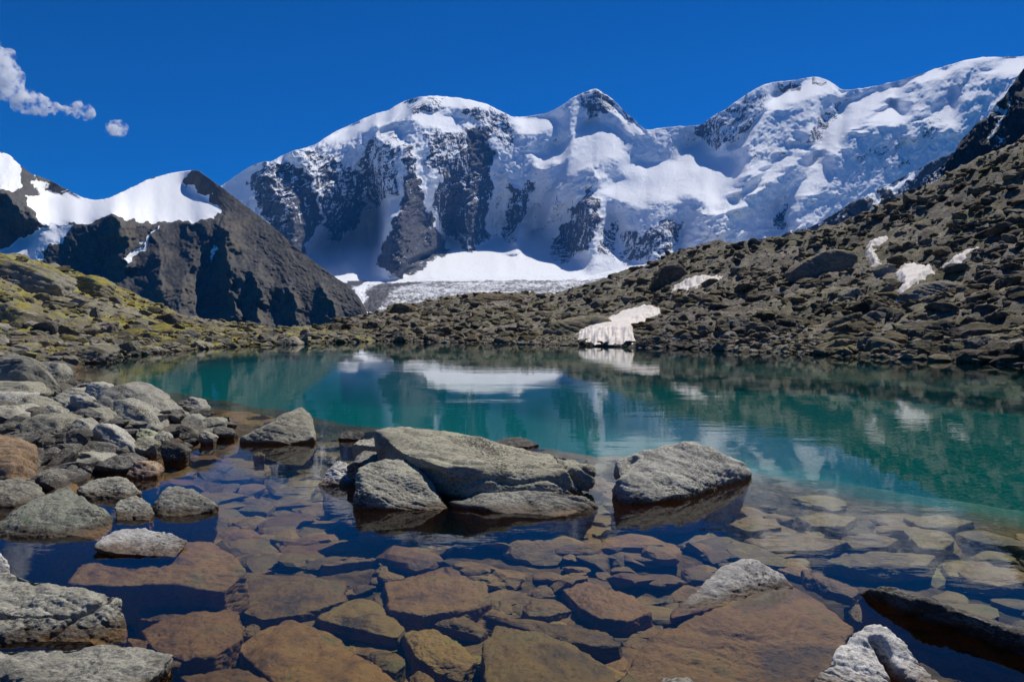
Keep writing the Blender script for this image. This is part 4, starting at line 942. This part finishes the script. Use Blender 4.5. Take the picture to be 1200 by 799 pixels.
hillrock('rounded pale boulder left of the large snow streak on the right hillside', 'R', [(988, 345), (998, 336), (1010, 338), (1014, 350), (1002, 358), (990, 356)], M_SHORE, group=GR)
hillrock('small pale dome-shaped boulder just below the narrow snow streak', 'R', [(1030, 318), (1040, 308), (1050, 310), (1054, 322), (1040, 330)], M_SHORE, group=GR)
hillrock('tilted grey slab on the skyline end of the right hillside', 'R', [(1082, 352), (1100, 344), (1112, 350), (1108, 362), (1090, 364)], M_SHORE, group=GR)
hillrock('steep bedrock wall beside the big snow patch', 'R', [(634, 392), (648, 378), (680, 372), (712, 372), (722, 382), (706, 393), (668, 396)], M_SHORE, group=GR)
hillrock('dark bedrock knob on the moraine skyline', 'R', [(764, 335), (778, 312), (796, 308), (806, 320), (800, 334), (780, 338)], M_SCREE, group=GR)
hillrock('flat bedrock plate on the moraine crest above the lake centre', 'R', [(542, 352), (556, 345), (590, 344), (612, 350), (596, 358), (560, 358)], M_SCREE, group=GR)
hillrock('rounded outcrop on the moraine left of the bedrock plate', 'R', [(455, 366), (462, 356), (474, 354), (486, 360), (484, 370), (466, 372)], M_SCREE, group=GR)
hillrock('grey boulder on the moraine slope below the rounded outcrop', 'R', [(504, 384), (512, 372), (524, 372), (530, 380), (524, 386)], M_SHORE, group=GR)
hillrock('dark boulder by the water at the right end of the big snow patch', 'R', [(744, 404), (752, 396), (770, 394), (782, 400), (776, 408), (756, 408)], M_SCREE, group=GR)
GL = 'bedrock and boulders on the mossy hillside'
hillrock('long smooth bedrock slab along the skyline of the mossy hillside', 'L', [(-20, 322), (-20, 300), (20, 308), (60, 318), (66, 334), (40, 342), (10, 334)], M_TURF, group=GL)
hillrock('jutting brown bedrock block at the right end of the skyline slab', 'L', [(62, 340), (70, 322), (105, 324), (120, 334), (116, 346), (88, 346)], M_TURF, group=GL)
hillrock('lime-green lichen slab at the left edge of the mossy hillside', 'L', [(-30, 382), (-20, 356), (10, 356), (36, 370), (34, 378), (8, 386)], M_TURF, group=GL)
hillrock('pointed grey stone standing up on the mossy hillside', 'L', [(101, 378), (106, 362), (112, 360), (116, 374), (112, 380)], M_SHORE, group=GL)
hillrock('dark-shadowed block on the right shoulder of the mossy hillside', 'L', [(176, 380), (184, 370), (200, 368), (206, 376), (196, 384)], M_SHORE, group=GL)
hillrock('grey triangular boulder at the right foot of the mossy hillside', 'L', [(150, 392), (158, 376), (166, 374), (172, 388), (164, 394)], M_SHORE, group=GL)
hillrock('broad flat boulder at the left waterline', 'L', [(58, 420), (78, 408), (112, 406), (128, 412), (118, 424), (74, 426)], M_SHORE, group=GL)
hillrock('pale tilted stone by the left waterline', 'L', [(132, 414), (140, 402), (154, 400), (160, 410), (150, 416)], M_SHORE, group=GL)
hillrock('upright stone standing on the low far-left shore strip', 'L', [(350, 398), (352, 387), (360, 385), (364, 394), (360, 399)], M_SHORE, group=GL)
hillrock('wide low pale stone on the far-left shore strip', 'L', [(318, 404), (326, 397), (344, 396), (352, 402), (340, 407)], M_SHORE, group=GL)

# -- the next largest boulders as separate copies
PR4 = []
for k in range(14):
    v, f = random_rock(rs, 4, .6)
    PR4.append((v, f))
def copies(side, n, x0, x1, smin, smax, tmin, tmax, mat, label, group):
    protos = [mesh_from('boulder', v, f, False) for v, f in PR4]
    for me in protos: me.materials.append(mat)
    k = 0
    first = None
    for q in hill_scatter(side, n * 2, x0, x1, smin, smax, 1.7, tmin, tmax):
        if k >= n: break
        if side == 'R' and in_snow(q[8], q[9], 'R'): continue
        if first is None:
            o = first = bpy.data.objects.new('boulder', protos[q[6] % 14])
        else:
            o = first.copy(); o.data = protos[q[6] % 14]
        COL.objects.link(o)
        tag(o, label, 'rock', group)
        o.location = (q[0], q[1], q[2]); o.rotation_euler = (q[5], 0, q[4]); o.scale = (q[3],) * 3; k += 1
copies('R', 75, 780, 1230, .55, 1.5, .05, .95, M_SCREE, 'angular brown boulder among the rubble of the right hillside', 'boulders on the right hillside')
copies('R', 35, 430, 780, .5, 1.4, .08, .9, M_SCREE, 'lichen-stained boulder on the low moraine across the lake', 'boulders on the low moraine')
copies('L', 40, 0, 300, .7, 1.5, .1, .9, M_TURF, 'mossy boulder among the turf of the left hillside', 'boulders on the mossy hillside')
copies('L', 45, 60, 410, .45, .95, .0, .3, M_SHORE, 'grey stone at the water along the left shore', 'stones along the left shore')

# -- old snow lying on the right hillside
SN_LAB = ['large triangular patch of pinkish snow reaching the far waterline', 'lens-shaped snow patch on the moraine above the triangular snow patch', 'narrow crooked snow streak high on the right hillside',
          'broad ragged snow patch in the middle of the right hillside', 'thin slanting snow strip right of the ragged patch']
def snow_patch(poly, label):
    p = np.array(poly, float); x0, y0 = p.min(0) - 3; x1, y1 = p.max(0) + 3
    nx, ny = int((x1 - x0) / .8) + 2, int((y1 - y0) / .8) + 2
    PX, PY = np.meshgrid(np.linspace(x0, x1, nx), np.linspace(y1, y0, ny))
    wx = PX + 2.2 * fbm(P3(PX * .12, PY * .2), 3, seed=31).reshape(PX.shape) * 1.6; wy = PY + 1.6 * fbm(P3(PX * .16, PY * .16, 4.), 4, seed=32).reshape(PX.shape) * 1.4
    d = -sdf(wx, wy, poly)
    v = np.array(hill_at(PX.ravel(), PY.ravel(), 'R')).reshape(-1, 3)
    s0, s1 = ip(PX.ravel(), R_SHORE), ip(PX.ravel(), R_SKY); t = np.clip((PY.ravel() - s0) / (s1 - s0), 0, 1)
    n = (ridged(v * .16, 4, .55, seed=3) * .35 + fbm(v * .5, 4, seed=9) * .55) * np.clip(t * 6, 0, 1)
    v[:, 2] += n * .15 + np.clip(d.ravel(), -2, 6) * .10 + .38 + .03 * fbm(v * .9, 2, seed=8)
    f = grid_faces(ny, nx); keep = (d.ravel()[f] > -1.6).any(1)
    f = f[keep]; use = np.unique(f); mp = np.zeros(len(v), int); mp[use] = np.arange(len(use))
    v = v[use]; f = mp[f]
    o = v.mean(0); me = mesh_from('snow_patch', v - o, f); ob = link('snow_patch', me, M_SNOW, label, 'snow patch', 'old snow patches'); ob.location = o
for p, l in zip(SN_POLY, SN_LAB): snow_patch(p, l)

# ------------------------------------------------------------------ clouds
def cloud_material():
    t = NT('cloud_vapour')
    tc = t.pos(); n = t.noise(tc, .0065, 8, .66)
    d = t.math('MULTIPLY', t.step(n, .44, .80), .045)
    v = t.n('ShaderNodeVolumePrincipled'); t.set(v.inputs['Density'], d); v.inputs['Color'].default_value = (1, 1, 1, 1); v.inputs['Anisotropy'].default_value = .35
    t.t.links.new(v.outputs[0], t.out.inputs['Volume'])
    return t.m
M_CLOUD = cloud_material()
def cloud(label, blobs, D):
    bm = bmesh.new()
    for px, py, r in blobs:
        c = at(px, py, D + random.uniform(-100, 100))
        bmesh.ops.create_icosphere(bm, subdivisions=3, radius=.95 * r / F * D, matrix=Matrix.Translation(Vector(c)) @ Matrix.Diagonal((1.25, 1, .9, 1)))
    me = bpy.data.meshes.new('cloud'); bm.to_mesh(me); bm.free()
    o = link('cloud', me, M_CLOUD, label, 'cloud')
    md = o.modifiers.new('r', 'REMESH'); md.mode = 'VOXEL'; md.voxel_size = 26
    tx = bpy.data.textures.new('cloud_relief', 'CLOUDS'); tx.noise_scale = 260; tx.noise_depth = 3
    dm = o.modifiers.new('d', 'DISPLACE'); dm.texture = tx; dm.texture_coords = 'LOCAL'; dm.strength = 330; dm.mid_level = .55
    return o
cloud('long wispy white cloud trailing down from the left edge of the sky', [(-30, 60, 26), (-10, 70, 22), (2, 80, 18), (6, 95, 18), (12, 108, 16), (25, 115, 14), (38, 121, 12), (52, 126, 9), (66, 129, 8), (78, 130, 9), (90, 129, 11), (101, 132, 10)], 13000)
cloud('small round white cloud alone in the blue sky', [(132, 152, 9), (139, 151, 9), (136, 156, 8)], 13000)
